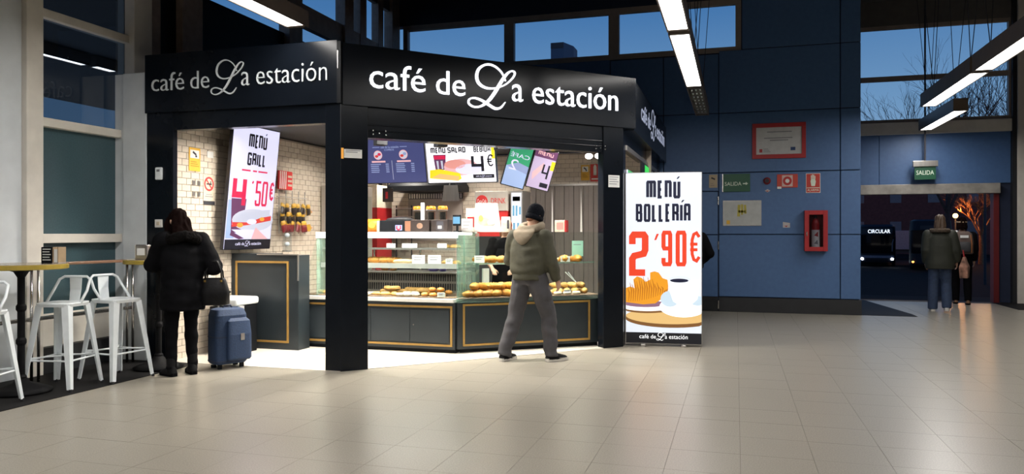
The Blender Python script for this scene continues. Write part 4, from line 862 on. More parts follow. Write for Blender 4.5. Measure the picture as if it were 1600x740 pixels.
# column fittings
t = thing('intercom', 'small white intercom on the left black column', 'intercom', (-6.16, 6.96, 2.02)); G().box(-.045,.045,-.03,0,0,.14).build('housing', M_WHITE, t, bevel=.012); G().rect(-.02,.09,.02,.115,-.03,.002).build('grille', M_GREYINK, t)
t = thing('switch_plate', 'small grey switch plate low on the left black column', 'switch', (-6.17, 6.96, 1.49)); G().box(-.05,.05,-.015,0,0,.09).build('plate', M_PAPER, t, bevel=.006); G().box(-.02,.02,-.022,-.015,.025,.065).build('rocker', M_SUGAR, t)
def notice(name, label, loc, rz, w, h, n=4):
    t = thing(name, label, 'notice', loc, rz); G().rect(-w/2,0,w/2,h,0,.002).build('paper', M_PAPER, t); g = G()
    for k in range(n): g.rect(-w*.42,h*(.82-.19*k),w*(.4-.15*(k % 2)),h*(.82-.19*k)+.008,-.002,.001)
    g.build('print', M_GREYINK, t); return t
t = notice('torn_notice', 'torn white paper notice with glowing orange edge on the corner column', (-3.81, 7.045, 2.205), 45, .19, .09, 2); G().rect(-.125,-.01,-.1,.1,0,.002).build('glowing_edge', S_ORANGE, t)  # orange strip of the paper is made to glow like a screen
notice('white_notice', 'white printed notice on the right black column by the banner', (-1.46, 9.395, 2.0), 45, .17, .15, 4)
# right flank: lit screen and poster
t = thing('side_screen', 'green lit menu screen on the right flank of the shop', 'screen', (-1.335, 11.3, 1.87), 90); G().box(0,1.6,-.0,.03,0,.62).build('bezel', M_SCREENEDGE, t); G().rect(.35,.02,1.0,.6,0,.003).build('display', glow('side_green', (.05,.75,.12), .9), t); G().rect(1.05,.3,1.5,.55,0,.003).build('display', S_TEXT, t)
t = thing('side_poster', 'narrow lit red, white and green poster at the front of the right flank', 'poster', (-1.338, 9.78, .5), 90); G().box(0,.5,0,.02,0,1.75).build('board', S_WHITE, t); G().rect(.0,1.45,.5,1.75,0,.002).build('green_print', glow('poster_green', (.1,.6,.2), .8), t); G().rect(.05,.9,.45,1.1,0,.002).rect(.1,.5,.3,.7,0,.002).build('red_print', S_CRIM, t)
# ---------------------------------------------------------------- people
M_SKIN = mat('warm_skin', (.5,.29,.2), .5, var=.06, scale=20)
M_EYE = mat('dark_eye', (.03,.02,.02), .2)
M_LIP = mat('lip', (.42,.16,.13), .5)
def solid(g, name, m, parent, vox=.012, smooth=6, wr=None):
    """fuse overlapping lofts into one continuous surface"""
    me = g.mesh('raw'); o = bpy.data.objects.new('raw', me); COL.objects.link(o)
    r = o.modifiers.new('r', 'REMESH'); r.mode = 'VOXEL'; r.voxel_size = vox; r.use_smooth_shade = True
    if smooth: s = o.modifiers.new('s', 'SMOOTH'); s.factor = .5; s.iterations = smooth
    dg = bpy.context.evaluated_depsgraph_get(); me2 = bpy.data.meshes.new_from_object(o.evaluated_get(dg))
    bpy.data.objects.remove(o); bpy.data.meshes.remove(me)
    if wr:
        a, sc = wr
        for v in me2.vertices:
            q = Vector((v.co.x*sc[0], v.co.y*sc[0], v.co.z*sc[1])); v.co += v.normal*a*1.3*noise.noise(q)
        me2.update()
    me2.name = name; me2.materials.clear(); me2.materials.append(m)
    me2.polygons.foreach_set('use_smooth', [True]*len(me2.polygons))
    return link(me2, name, parent)
def V(*a): return Vector(a)
def hand(g, wrist, d, n, side, k=1., curl=.6):
    """palm and five bent fingers; d = forearm direction, n = palm side, side = thumb side"""
    d = d.normalized(); n = (n-d*n.dot(d)).normalized(); s = (side-d*side.dot(d)-n*side.dot(n)).normalized()
    g.tube([wrist-d*.04*k, wrist, wrist+d*.03*k], [.026*k,.024*k,.028*k], 10, flat=(1,1))
    rings = []
    for t, w, th in ((0,.026,.019),(.03,.036,.018),(.07,.041,.016),(.09,.036,.012)):
        c = wrist+d*t*k; rings.append([c+s*(w*k*math.cos(a))+n*(th*k*math.sin(a)) for a in [2*math.pi*q/12 for q in range(12)]])
    g.loft(rings)
    for off, L, r in ((.030,.068,.0088),(.010,.078,.0092),(-.010,.073,.0088),(-.029,.058,.0080)):
        p0 = wrist+d*.078*k+s*off*k; a1 = curl*.5; a2 = curl*1.1; a3 = curl*1.7
        p1 = p0+(d*math.cos(a1)+n*math.sin(a1))*L*.42*k; p2 = p1+(d*math.cos(a2)+n*math.sin(a2))*L*.33*k; p3 = p2+(d*math.cos(a3)+n*math.sin(a3))*L*.25*k
        g.tube([p0-d*.015*k, p0, p1, p2, p3], [r*k, r*k*1.05, r*k, r*k*.92, r*k*.7], 8)
    q0 = wrist+d*.02*k+s*.026*k; q1 = q0+(s*.8+d*.7+n*.25).normalized()*.04*k; q2 = q1+(d*.9+s*.25+n*.4).normalized()*.032*k; q3 = q2+(d*.8+n*.6).normalized()*.022*k
    g.tube([q0-s*.012*k, q0, q1, q2, q3], [.012*k,.0125*k,.0115*k,.010*k,.0078*k], 8)
def person(label, loc, rotz, k, P, top, legs, shoes, vox=.012, bodyvox=.008, skirt=None):
    """P: joints at 1.75 m scale. top/legs/shoes: clothing specs. Faces local +y."""
    t = thing('person', label, 'person', loc, rotz)
    J = {n: Vector(v)*k for n, v in P.items() if n != 'curl'}
    nb, pel, hd = J['neck'], J['pelvis'], J['head']
    # ---- one continuous body
    g = G()
    fw = Vector(P.get('face', (0,1,0))).normalized(); upv = (hd-nb).normalized(); fw = (fw-upv*fw.dot(upv)).normalized(); rt = fw.cross(upv)
    hm = Matrix((rt, fw, upv)).transposed().to_4x4()
    def hell(c, r):
        q = G().ell(c, r, 14, 10); q.v = [tuple(hd+hm.to_3x3() @ (Vector(p)*k)) for p in q.v]; g.add(q.v, q.f)
    hell((0,-.008,.02), (.076,.095,.098)); hell((0,.02,-.045), (.058,.068,.07)); hell((0,.05,-.085), (.03,.03,.026))
    hell((0,.096,-.015), (.011,.017,.026)); hell((0,.088,.0), (.012,.01,.03)); hell((0,.078,.028), (.05,.016,.014)); hell((0,.084,-.06), (.025,.012,.012))
    for s in (-1,1): hell((s*.076,-.008,-.01), (.012,.02,.032)); hell((s*.04,.062,-.025), (.022,.022,.022))
    g.tube([nb-upv*.03*k, nb+upv*.05*k, hd-upv*.04*k-fw*.012*k], [.062*k,.055*k,.056*k], 12)
    def torso_rows(rows):
        out = []
        for z, rx, ry, dy in rows:
            u = z; c = pel.lerp(nb, u); out.append((c, rx*k, ry*k, dy*k))
        return out
    yaw = math.atan2(-(J['shR']-J['shL']).y, -(J['shR']-J['shL']).x)+math.pi; yaw2 = math.atan2((J['hipR']-J['hipL']).y, (J['hipR']-J['hipL']).x)
    def torso(g, rows, n=22, pw=2.3):
        rings = []
        for z, rx, ry, dy in rows:
            c = pel.lerp(nb, z); w = max(0, min(1, z)); ya = yaw2*(1-w)+yaw*w; ca, sa = math.cos(ya), math.sin(ya); rg_ = []
            for q in range(n):
                a = 2*math.pi*q/n; x = rx*math.copysign(abs(math.cos(a))**(2/pw), math.cos(a))*k; y = (ry*math.copysign(abs(math.sin(a))**(2/pw), math.sin(a))+dy)*k
                rg_.append(c+V(x*ca-y*sa, x*sa+y*ca, 0))
            rings.append(rg_)
        g.loft(rings)
    torso(g, [(-.1,.12,.085,0),(-.0,.15,.1,0),(.25,.135,.095,0),(.6,.155,.11,0),(.85,.15,.095,0),(.97,.09,.07,0),(1.03,.055,.055,0)])
    for s in 'LR':
        g.tube([J['sh'+s], J['el'+s], J['wr'+s]], [.05*k,.04*k,.027*k], 10); g.ell(J['sh'+s], (.052*k,)*3)
        g.tube([J['hip'+s], J['hip'+s].lerp(J['kn'+s],.5), J['kn'+s], J['kn'+s].lerp(J['an'+s],.35), J['an'+s]], [.085*k,.072*k,.052*k,.052*k,.036*k], 12)
        g.tube([J['an'+s]+V(0,0,-.01), J['an'+s].lerp(J['to'+s],.5)+V(0,0,-.02*k), J['to'+s]], [.034*k,.034*k,.02*k], 8)
        hand(g, J['wr'+s], J['wr'+s]-J['el'+s] if 'hd'+s not in P else Vector(P['hd'+s]), Vector(P.get('palm'+s, (1 if s == 'L' else -1, 0, 0))), Vector(P.get('thumb'+s, (0,1,0))), k, P.get('curl', .6))
    solid(g, 'body', M_SKIN, t, bodyvox, 3)
    for s in (-1,1): G().ell(hd+hm.to_3x3() @ (V(s*.032,.083,.002)*k), (.011*k,.008*k,.008*k)).build('eye', M_EYE, t, smooth=True)
    G().ell(hd+hm.to_3x3() @ (V(0,.094,-.058)*k), (.022*k,.006*k,.006*k)).build('lips', M_LIP, t, smooth=True)
    # ---- top
    g = G(); torso(g, top['rows'])
    a = top.get('arm', (.075,.062,.05))
    for s in 'LR':
        w = J['el'+s].lerp(J['wr'+s], top.get('cuff', .96)); g.tube([J['sh'+s], J['sh'+s].lerp(J['el'+s],.5), J['el'+s], J['el'+s].lerp(w,.5), w], [a[0]*k, a[0]*.97*k, a[1]*k, (a[1]+a[2])/2*1.03*k, a[2]*k], 14); g.ell(J['sh'+s], (a[0]*1.0*k,)*3); g.ell(J['el'+s], (a[1]*1.02*k,)*3)
    solid(g, top['name'], top['mat'], t, vox, 5, (.009, (7, 13)) if vox < .013 else None)
    # ---- trousers
    g = G(); torso(g, [(-.2,.12,.1,0),(-.12,.165,.12,0),(0,.178,.128,0),(.12,.17,.12,0)]); q = legs['r']
    for s in 'LR':
        h, kn, an = J['hip'+s], J['kn'+s], J['an'+s]
        g.tube([h+V(0,0,.05*k), h.lerp(kn,.25), h.lerp(kn,.6), kn, kn.lerp(an,.4), kn.lerp(an,.8), an+V(0,0,legs.get('hem',-.02)*k)], [q[0]*k, q[0]*k, (q[0]+q[1])/2*k, q[1]*k, (q[1]*.5+q[2]*.5)*1.04*k, q[2]*k, q[2]*k*.96], 14)
    solid(g, 'trousers', legs['mat'], t, vox, 5, (.011, (7, 12)) if vox < .013 else None)
    # ---- shoes
    for s in 'LR':
        an, to = J['an'+s], J['to'+s]; f = V(to.x-an.x, to.y-an.y, 0).normalized(); r_ = V(f.y,-f.x,0); L = shoes.get('L', .27)*k; heel = V(an.x, an.y, 0)-f*.07*k; zb = min(an.z-.075*k, to.z-.03*k) if an.z > .1*k else 0.
        def sec(u, w, h, lift=0.):
            w *= 1.12; h *= 1.12
            c = heel+f*u*L+V(0,0,zb+lift); return [c+r_*(w*k*math.cos(x))+V(0,0,h*k*max(-.02,math.sin(x))+.018*k) for x in [2*math.pi*q_/14 for q_ in range(14)]]
        g = G().loft([sec(0,.02,.03),sec(.05,.034,.07),sec(.25,.038,.085),sec(.45,.042,.07),sec(.7,.047,.05),sec(.9,.04,.036),sec(1.,.015,.02)])
        if shoes.get('boot'): g.tube([an+V(0,0,-.04*k), an+V(0,0,.06*k), an.lerp(J['kn'+s],.35)], [.05*k,.05*k,.055*k], 12)
        sh = solid(g, 'boot' if shoes.get('boot') else 'shoe', shoes['mat'], t, .008, 2)
        pts = []
        for u, w in ((0,.022),(.05,.036),(.25,.04),(.45,.044),(.7,.05),(.9,.042),(1.01,.016)): pts.append((u,w))
        poly = [heel+f*u*L+r_*w*k for u, w in pts]+[heel+f*u*L-r_*w*k for u, w in reversed(pts)]
        G().prism([(p.x,p.y) for p in poly], zb+.002, zb+.036*k).build('sole', shoes['sole'], sh)
    t['_k'] = k; del t['_k']
    return t, J, hm, hd, k, torso
def hair_long(t, J, hm, hd, k, m, length=.28, back=.0, spread=.085):
    g = G()
    def he(c, r):
        q = G().ell(c, r, 14, 10); q.v = [tuple(hd+hm.to_3x3() @ (Vector(p)*k)) for p in q.v]; g.add(q.v, q.f)
    he((0,-.022,.035), (.092,.105,.1))
    rows = [(0.0,.09,.075),(-.08,.1,.07),(-.16,spread+.01,.06),(-length*.8,spread,.05),(-length,spread*.7,.03)]; rings = []
    for z, rx, ry in rows:
        rings.append([hd+hm.to_3x3() @ (V(rx*math.cos(a), -.07+back*z+ry*.75*math.sin(a), z)*k) for a in [2*math.pi*q/14 for q in range(14)]])
    g.loft(rings)
    if length > .2:
        for sx in (-1, 1): g.tube([hd+hm.to_3x3() @ (V(sx*a_,b_,c_)*k) for a_,b_,c_ in ((.06,.05,.07),(.088,.06,.0),(.092,.06,-.1),(.085,.06,-.2),(.07,.05,-length*.9))], [.03,.035,.04,.038,.015], 10)
    return solid(g, 'hair', m, t, .012, 2, (.012, (34, 5)))
STD = dict(pelvis=(0,0,.97), neck=(0,.0,1.47), head=(0,.02,1.64), shL=(-.185,0,1.40), shR=(.185,0,1.40), elL=(-.22,-.02,1.12), elR=(.22,-.02,1.12), wrL=(-.22,.06,.88), wrR=(.22,.06,.88),
           hipL=(-.09,0,.93), hipR=(.09,0,.93), knL=(-.1,.02,.5), knR=(.1,.02,.5), anL=(-.1,-.02,.085), anR=(.1,-.02,.085), toL=(-.11,.15,.035), toR=(.11,.15,.035))
M_OLIVE = mat('olive_fleece', (.05,.048,.03), .85, var=.2, scale=9, bump=.35)
M_HOOD = mat('beige_fleece_hood', (.21,.17,.12), .9, var=.15, scale=14, bump=.3)
M_GREYTR = mat('grey_sweatpants', (.052,.05,.056), .85, var=.2, scale=7, bump=.4)
M_KNIT = mat('black_knit', (.004,.005,.008), .9, var=.3, scale=60, bump=.3, spec=.1)
M_BLACKSHOE = mat('black_mesh_shoe', (.006,.006,.007), .7, var=.2, spec=.15)
M_SOLE = mat('pale_rubber_sole', (.6,.57,.52), .6)
M_BLACKCOAT = mat('black_down_coat', (.004,.004,.005), .8, var=.3, scale=8, bump=.3, spec=.05)
M_BLACKCLOTH = mat('black_cloth', (.004,.004,.005), .85, var=.2, spec=.05)
M_FUR = mat('black_fur', (.005,.0045,.0045), .95, var=.5, scale=50, bump=.8, spec=.05)
M_DHAIR = mat('dark_brown_hair', (.008,.0035,.003), .85, var=.5, scale=40, stretch=(6,6,.6), bump=.8, spec=.03)
# the customer in front of the counter
P = dict(STD); P.update(pelvis=(0,-.01,.95), neck=(.0,.03,1.46), head=(.03,.075,1.625), face=(.25,1,-.12), hipL=(-.09,0,.92), hipR=(.09,0,.92),
  knL=(-.17,-.03,.5), anL=(-.225,-.17,.09), toL=(-.22,.0,.035), knR=(.17,.13,.5), anR=(.225,.10,.085), toR=(.30,.26,.035),
  shL=(-.2,.0,1.385), shR=(.195,.01,1.385), elL=(-.30,.06,1.12), wrL=(-.2,.27,1.05), elR=(.265,.03,1.11), wrR=(.285,.13,.90), palmL=(.6,0,-1), thumbL=(.5,.3,1), hdL=(.3,1,0), hdR=(.05,.35,-1), palmR=(-1,.0,0), curl=.75)
tp = dict(name='jacket', mat=M_OLIVE, arm=(.092,.08,.056), cuff=.97, rows=[(-.07,.185,.145,0),(0.02,.192,.15,0),(.1,.215,.165,-.005),(.3,.22,.165,-.01),(.6,.222,.16,-.015),(.8,.2,.135,-.01),(.92,.15,.105,0),(1.0,.09,.085,0),(1.03,.075,.075,0)])
cu, J, hm, hd, k, tor = person('man in black beanie, olive hooded jacket and grey sweatpants standing at the pastry counter', (-2.22, 8.17, 0), -18, 1.0, P, tp, dict(mat=M_GREYTR, r=(.118,.094,.078), hem=-.03), dict(mat=M_BLACKSHOE, sole=M_SOLE, L=.285))
g = G(); rings = []
for z, r_, dy in ((-.045,.09,.0),(.03,.096,-.005),(.075,.09,-.008),(.115,.065,-.01),(.135,.03,-.01)): rings.append([hd+hm.to_3x3() @ V(r_*.92*math.cos(a), dy+r_*1.13*math.sin(a), z) for a in [2*math.pi*q/20 for q in range(20)]])
g.loft(rings); be = solid(g, 'beanie', M_KNIT, cu, .009, 3)
g = G(); rings = []
for z, r_ in ((-.055,.094),(-.035,.1),(.0,.1)): rings.append([hd+hm.to_3x3() @ V(r_*.92*math.cos(a), -.003+r_*1.12*math.sin(a), z) for a in [2*math.pi*q/20 for q in range(20)]])
g.loft(rings).build('beanie_cuff', M_KNIT, be, smooth=True)
g = G(); hell_ = lambda c, r: g.ell(hd+hm.to_3x3() @ V(*c), r); hell_((0,-.06,-.06), (.05,.03,.025)); g.build('hair', mat('reddish_brown_hair', (.2,.08,.04), .6, var=.3, scale=40), cu, smooth=True)
nb = J['neck']; g = G()
# thrown-back hood: a soft collar ring with a pointed fall on the back
ringp = [nb+V(.115*math.cos(a), .01+.1*math.sin(a), .035+.03*math.sin(a)) for a in [2*math.pi*q/16 for q in range(17)]]
g.tube(ringp, .05, 10); rings = []
for u, w, y_, z_, th in ((0,.13,-.09,.03,.03),(.3,.15,-.14,-.01,.04),(.6,.125,-.165,-.075,.04),(.85,.07,-.168,-.135,.03),(1.,.025,-.165,-.165,.015)): rings.append([nb+V(w*math.cos(a), y_+th*math.sin(a), z_+.3*th*math.sin(a)) for a in [2*math.pi*q/14 for q in range(14)]])
g.loft(rings); solid(g, 'hood', M_HOOD, cu, .012, 6)
c = J['pelvis']; G().ringz([(c.z-.045,c.x,c.y,.185,.145),(c.z-.02,c.x,c.y,.19,.15),(c.z+.02,c.x,c.y,.19,.15),(c.z+.03,c.x,c.y,.185,.145)], 24, 2.3).build('waistband', M_OLIVE, cu, smooth=True)
# the woman at the bar table
P = dict(STD); P.update(pelvis=(0,0,.97), neck=(-.0,.05,1.45), head=(-.01,.135,1.60), face=(-.15,1,-.45), elL=(-.25,.14,1.15), wrL=(-.13,.33,1.17), hdL=(.2,1,.1), palmL=(0,0,-1), thumbL=(1,0,0),
  elR=(.29,-.12,1.12), wrR=(.2,.1,1.08), hdR=(-.2,1,0), palmR=(0,0,-1), thumbR=(-1,0,0), hipL=(-.085,0,.93), hipR=(.085,0,.93), knL=(-.1,.02,.5), anL=(-.11,-.03,.09), toL=(-.16,.13,.035), knR=(.09,.01,.5), anR=(.1,-.02,.09), toR=(.1,.15,.035))
tp = dict(name='coat', mat=M_BLACKCOAT, arm=(.1,.092,.06), rows=[(-.6,.215,.2,0),(-.4,.22,.205,0),(-.1,.21,.195,-.01),(.2,.205,.18,-.02),(.5,.215,.165,-.03),(.75,.21,.15,-.03),(.9,.17,.12,-.01),(1.0,.1,.09,0)])
wo, J, hm, hd, k, tor = person('woman in long black coat with fur hood leaning over the bar table', (-5.36, 6.36, 0), 52, .965, P, tp, dict(mat=M_BLACKCLOTH, r=(.092,.068,.052)), dict(mat=M_BLACKSHOE, sole=M_BLACKCLOTH, L=.26, boot=True), bodyvox=.009)
hair_long(wo, J, hm, hd, k, M_DHAIR, .34, spread=.1)
nb = J['neck']; g = G()
for q in range(17):
    a = R(150+240*q/16); g.ell(nb+V(.15*math.cos(a+R(0)), -.03+.16*math.sin(a), -.02+.02*math.sin(a*3)), (.06,.055,.058), 8, 6)
for q in range(60):
    a = R(random.uniform(150,390)); c_ = nb+V(.15*math.cos(a), -.03+.16*math.sin(a), -.01); d_ = V(random.uniform(-1,1),random.uniform(-1,.3),random.uniform(-.6,1)).normalized()*random.uniform(.05,.075); g.tube([c_, c_+d_], [.02,.005], 5)
solid(g, 'fur_hood', M_FUR, wo, .012, 1)
# people leaving by the exit
M_DKGREEN = mat('dark_green_padded_coat', (.016,.018,.011), .7, var=.25, scale=7, bump=.3); M_JEANS = mat('blue_denim', (.026,.045,.095), .8, var=.2, scale=20)
M_WHSHOE = mat('white_trainer', (.6,.6,.6), .6)
P = dict(STD); P.update(knR=(.11,.08,.5), anR=(.11,-.02,.12), toR=(.12,.12,.05), knL=(-.1,.06,.5), anL=(-.11,.06,.085), toL=(-.12,.23,.035), elR=(.25,-.02,1.13), wrR=(.27,.05,.9))
tp = dict(name='coat', mat=M_DKGREEN, arm=(.1,.09,.065), rows=[(-.38,.235,.17,0),(-.2,.24,.175,0),(.1,.23,.165,0),(.45,.225,.165,0),(.75,.215,.15,0),(.92,.15,.11,0),(1.0,.09,.085,0)])
w2, J, hm, hd, k, tor = person('woman in dark green padded coat and jeans walking out of the exit', (3.57, 15.45, 0), -8, 1.0, P, tp, dict(mat=M_JEANS, r=(.1,.085,.085), hem=-.05), dict(mat=M_WHSHOE, sole=M_SOLE, L=.26), vox=.014, bodyvox=.012)
hair_long(w2, J, hm, hd, k, mat('ash_brown_hair', (.07,.042,.025), .55, var=.4, scale=30, stretch=(6,6,.6)), .16)
g = G()
for q in range(14):
    a = R(160+220*q/13); g.ell(J['neck']+V(.13*math.cos(a), -.02+.13*math.sin(a), .01), (.05,.05,.045), 8, 6)
solid(g, 'fur_collar', mat('brown_fur_trim', (.07,.05,.035), .95, var=.5, scale=40, bump=.6), w2, .014, 2)
P = dict(STD); P.update(knL=(-.1,.1,.5), anL=(-.1,.08,.085), toL=(-.1,.25,.035), knR=(.1,-.0,.5), anR=(.1,-.12,.1), toR=(.11,.04,.045))
tp = dict(name='jacket', mat=M_BLACKCLOTH, arm=(.085,.075,.055), rows=[(-.1,.2,.15,0),(.1,.2,.15,0),(.45,.205,.15,0),(.75,.2,.14,0),(.92,.14,.1,0),(1.02,.09,.085,0)])
m2, J, hm, hd, k, tor = person('person in black with pale cap brim and white scarf carrying a backpack through the exit', (4.37, 17.2, 0), -10, .99, P, tp, dict(mat=M_BLACKCLOTH, r=(.1,.08,.07)), dict(mat=mat('tan_boot', (.2,.1,.05), .7), sole=M_BLACKCLOTH, L=.27), vox=.014, bodyvox=.012)
hair_long(m2, J, hm, hd, k, M_DHAIR, .1)
G().tube([hd+V(.088*math.cos(R(a)), -.005+.1*math.sin(R(a)), .03) for a in range(180,361,20)], .016, 6).build('headband', mat('tan_headband', (.4,.27,.17), .8), m2, smooth=True)
g = G().ell(J['neck']+V(-.12,-.08,-.02), (.08,.07,.06)).ell(J['neck']+V(-.16,-.13,-.12), (.05,.04,.1)); solid(g, 'scarf', mat('white_scarf', (.65,.65,.66), .9, var=.2, scale=20), m2, .014, 3)
# behind the counter, and behind the banner
P = dict(STD); P.update(head=(.0,.05,1.60), neck=(0,.02,1.45), elL=(-.25,.08,1.12), wrL=(-.15,.3,1.02), elR=(.25,.08,1.12), wrR=(.15,.3,1.02), palmL=(0,0,-1), palmR=(0,0,-1), thumbL=(1,0,0), thumbR=(-1,0,0))
tp = dict(name='polo_shirt', mat=M_BLACKCLOTH, arm=(.07,.06,.055), cuff=.1, rows=[(-.1,.17,.13,0),(.2,.17,.125,0),(.5,.18,.13,0),(.75,.18,.12,0),(.92,.13,.095,0),(1.02,.075,.075,0)])
em, J, hm, hd, k, tor = person('shop worker with auburn hair and dark apron, mostly hidden behind the customer', (-2.98, 9.75, 0), 190, .94, P, tp, dict(mat=M_BLACKCLOTH, r=(.095,.075,.06)), dict(mat=M_BLACKSHOE, sole=M_BLACKCLOTH), bodyvox=.01)
hair_long(em, J, hm, hd, k, mat('auburn_hair', (.24,.075,.03), .5, var=.35, scale=40, stretch=(6,6,.6)), .12)
G().ringz([(.5,0,.1,.19,.08),(.8,0,.1,.19,.08),(1.1,0,.1,.17,.075),(1.3,0,.1,.11,.06)], 16).xf(Matrix.Scale(.94,4)).build('apron', M_BLACKCLOTH, em, smooth=True)
P = dict(STD); P.update(elR=(.30,-.05,1.14), wrR=(.18,.12,.98), elL=(-.27,-.05,1.14), wrL=(-.15,.12,.98))
tp = dict(name='jacket', mat=M_BLACKCOAT, arm=(.095,.085,.06), rows=[(-.15,.21,.16,0),(.1,.22,.165,0),(.45,.22,.16,0),(.75,.21,.15,0),(.92,.15,.11,0),(1.02,.09,.085,0)])
bh, J, hm, hd, k, tor = person('person in black jacket standing behind the lit banner, only one sleeve showing', (-.70, 12.45, 0), 15, .97, P, tp, dict(mat=M_BLACKCLOTH, r=(.1,.08,.07)), dict(mat=M_BLACKSHOE, sole=M_BLACKCLOTH), vox=.014, bodyvox=.012)
hair_long(bh, J, hm, hd, k, M_DHAIR, .1)
# ---------------------------------------------------------------- hall furniture
M_TABLE = mat('yellow_edge_laminate', (.36,.26,.04), .4, var=.15); M_TABLETOP = mat('worn_table_top', (.3,.25,.18), .25, var=.2, scale=12)
M_IRON = mat('black_cast_iron', (.006,.006,.007), .6, var=.3, spec=.15)
def bar_table(label, x, y, r, h):
    t = thing('bar_table', label, 'table', (x,y,.005), 0, 'bar tables along the window')
    G().cyl((0,0,h-.014), r-.012, .016, 32).build('table_top', M_TABLETOP, t); G().lathe([(r-.012,h-.045),(r,h-.04),(r,h-.006),(r-.012,h-.001)], n=32).build('edge_band', M_TABLE, t)
    G().lathe([(.03,.1),(.045,.14),(.03,.16),(.03,.42),(.042,.44),(.042,.47),(.03,.49),(.03,.72),(.042,.74),(.042,.77),(.03,.79),(.03,h-.12),(.06,h-.07),(.1,h-.055)], n=14).build('pedestal', M_IRON, t, smooth=False)
    G().lathe([(.24,0),(.25,.02),(.18,.05),(.07,.09),(.045,.13)], n=24).build('foot', M_IRON, t, smooth=True); return t
bar_table('round bar table with yellow edge at the left edge of the photo', -6.12, 5.22, .37, 1.145)
bar_table('round bar table with yellow edge that the woman leans over', -5.84, 6.58, .34, 1.145)
def stool(label, x, y, rz):
    t = thing('bar_stool', label, 'stool', (x,y,.005 if x < -5.9 else .003), rz, 'white metal bar stools')
    H = .785; s = .155; f = .235
    G().ringz([(H-.035,0,0,.165,.165),(H-.008,0,0,.175,.175),(H,0,0,.172,.172),(H+.002,0,0,.15,.15),(H-.006,0,0,.12,.12)], 28, 5).build('seat', M_WHITE, t, smooth=False)
    for a, b in ((1,1),(-1,1),(1,-1),(-1,-1)):
        w0, w1 = .055, .026; rings = []
        for u in (0,.5,1):
            cx, cy = a*(s-.01+(f-s)*u), b*(s-.01+(f-s)*u); w = w0*(1-u)+w1*u; z = (H-.02)*(1-u)+.02*u
            # an L-shaped pressed-steel leg
            rings.append([(cx+a*.012,cy+b*.012,z),(cx-a*w,cy+b*.012,z),(cx-a*w,cy+b*.004,z),(cx,cy,z),(cx+a*.004,cy-b*w,z),(cx+a*.012,cy-b*w,z)])
        l = G().loft(rings).build('leg', M_WHITE, t, fix=True)
        G().cyl((a*f-.004*a,b*f-.004*b,0), .014, .025, 10).build('foot_cap', M_PLINTH, l)
    zc = .27; q = s-.01+(f-s)*(1-zc/H)
    for p0, p1 in (((-q,-q),(q,-q)),((q,-q),(q,q)),((q,q),(-q,q)),((-q,q),(-q,-q))): G().tube([(p0[0],p0[1],zc),(p1[0],p1[1],zc)], .009, 6).build('stretcher', M_WHITE, t)
    for p0, p1 in (((-q,-q),(q,q)),((q,-q),(-q,q))): G().tube([(p0[0]*.95,p0[1]*.95,zc+.02),(p1[0]*.95,p1[1]*.95,zc+.02)], .006, 6).build('cross_brace', M_WHITE, t)
    pts = [(-.165,-.0,H-.01),(-.165,.1,H+.1),(-.15,.165,H+.2),(-.11,.18,H+.225),(.11,.18,H+.225),(.15,.165,H+.2),(.165,.1,H+.1),(.165,.0,H-.01)]
    G().tube(pts, .0125, 8).build('back_frame', M_WHITE, t, smooth=True)
    G().loft([[(-.05,.155,H-.01),(.05,.155,H-.01),(.05,.161,H-.01),(-.05,.161,H-.01)],[(-.055,.175,H+.1),(.055,.175,H+.1),(.055,.181,H+.1),(-.055,.181,H+.1)],[(-.06,.178,H+.225),(.06,.178,H+.225),(.06,.184,H+.225),(-.06,.184,H+.225)]]).build('back_plate', M_WHITE, t); return t
stool('white metal bar stool between the two bar tables, left one with backrest to the window', -5.97, 5.52, 12)
stool('white metal bar stool nearest the woman, its backrest turned to the other stool', -5.83, 6.0, 84)
stool('white metal bar stool cut off by the left edge of the photo', -5.93, 4.66, 20)
# hand rail
t = thing('hand_rail', 'wooden hand rail on chrome posts along the window wall', 'rail', (-6.42, 4.6, .005)); M_RAILWOOD = mat('reddish_rail_wood', (.2,.11,.07), .25, var=.2, stretch=(8,.5,8))
G().box(-.04,.04,-2.6,2.32,1.105,1.135).build('top_rail', M_RAILWOOD, t, bevel=.008); G().tube([(0,-2.6,.60),(0,2.25,.60)], .02, 8).build('lower_rail', M_CHROME, t, smooth=True)
for y_ in (-1.4,-.2,1.02,2.2):
    for q in (-.02,.02): G().tube([(q,y_+q,0),(q,y_+q,1.105)], .014, 10).build('post', M_CHROME, t, smooth=True)
# on the tables
t = thing('menu_block', 'small black standing menu block with white print on the left bar table', 'menu holder', (-5.97, 5.37, 1.151), 10); G().box(-.055,.055,-.03,.0,0,.15).build('block', M_BLACKM, t, bevel=.004); g = G()
for k in range(5): g.rect(-.04,.03+k*.024,.04-.012*(k % 2),.038+k*.024,-.03,.001)
g.build('print', M_PAPER, t)
t = thing('napkin_holder', 'brown wooden napkin holder beside the black menu block', 'napkin holder', (-5.885, 5.40, 1.151), 10); G().box(-.03,.03,-.05,.05,0,.012).build('base', M_TAUPE, t); M_TAN = mat('tan_wood', (.35,.25,.15), .5, var=.2)
for x in (-.028,.02): G().box(x,x+.008,-.05,.05,.012,.15).build('side', M_TAN, t)
G().box(-.018,.018,-.045,.045,.012,.13).build('napkins', M_PAPER, t)
t = thing('napkin_dispenser', 'shiny chrome napkin dispenser on the bar table by the woman', 'napkin holder', (-5.86, 6.38, 1.151), 15); G().box(-.07,.07,-.04,.04,0,.16).build('housing', M_CHROME, t, bevel=.015); G().box(-.04,.04,-.045,-.04,.05,.12).build('napkins', M_PAPER, t)
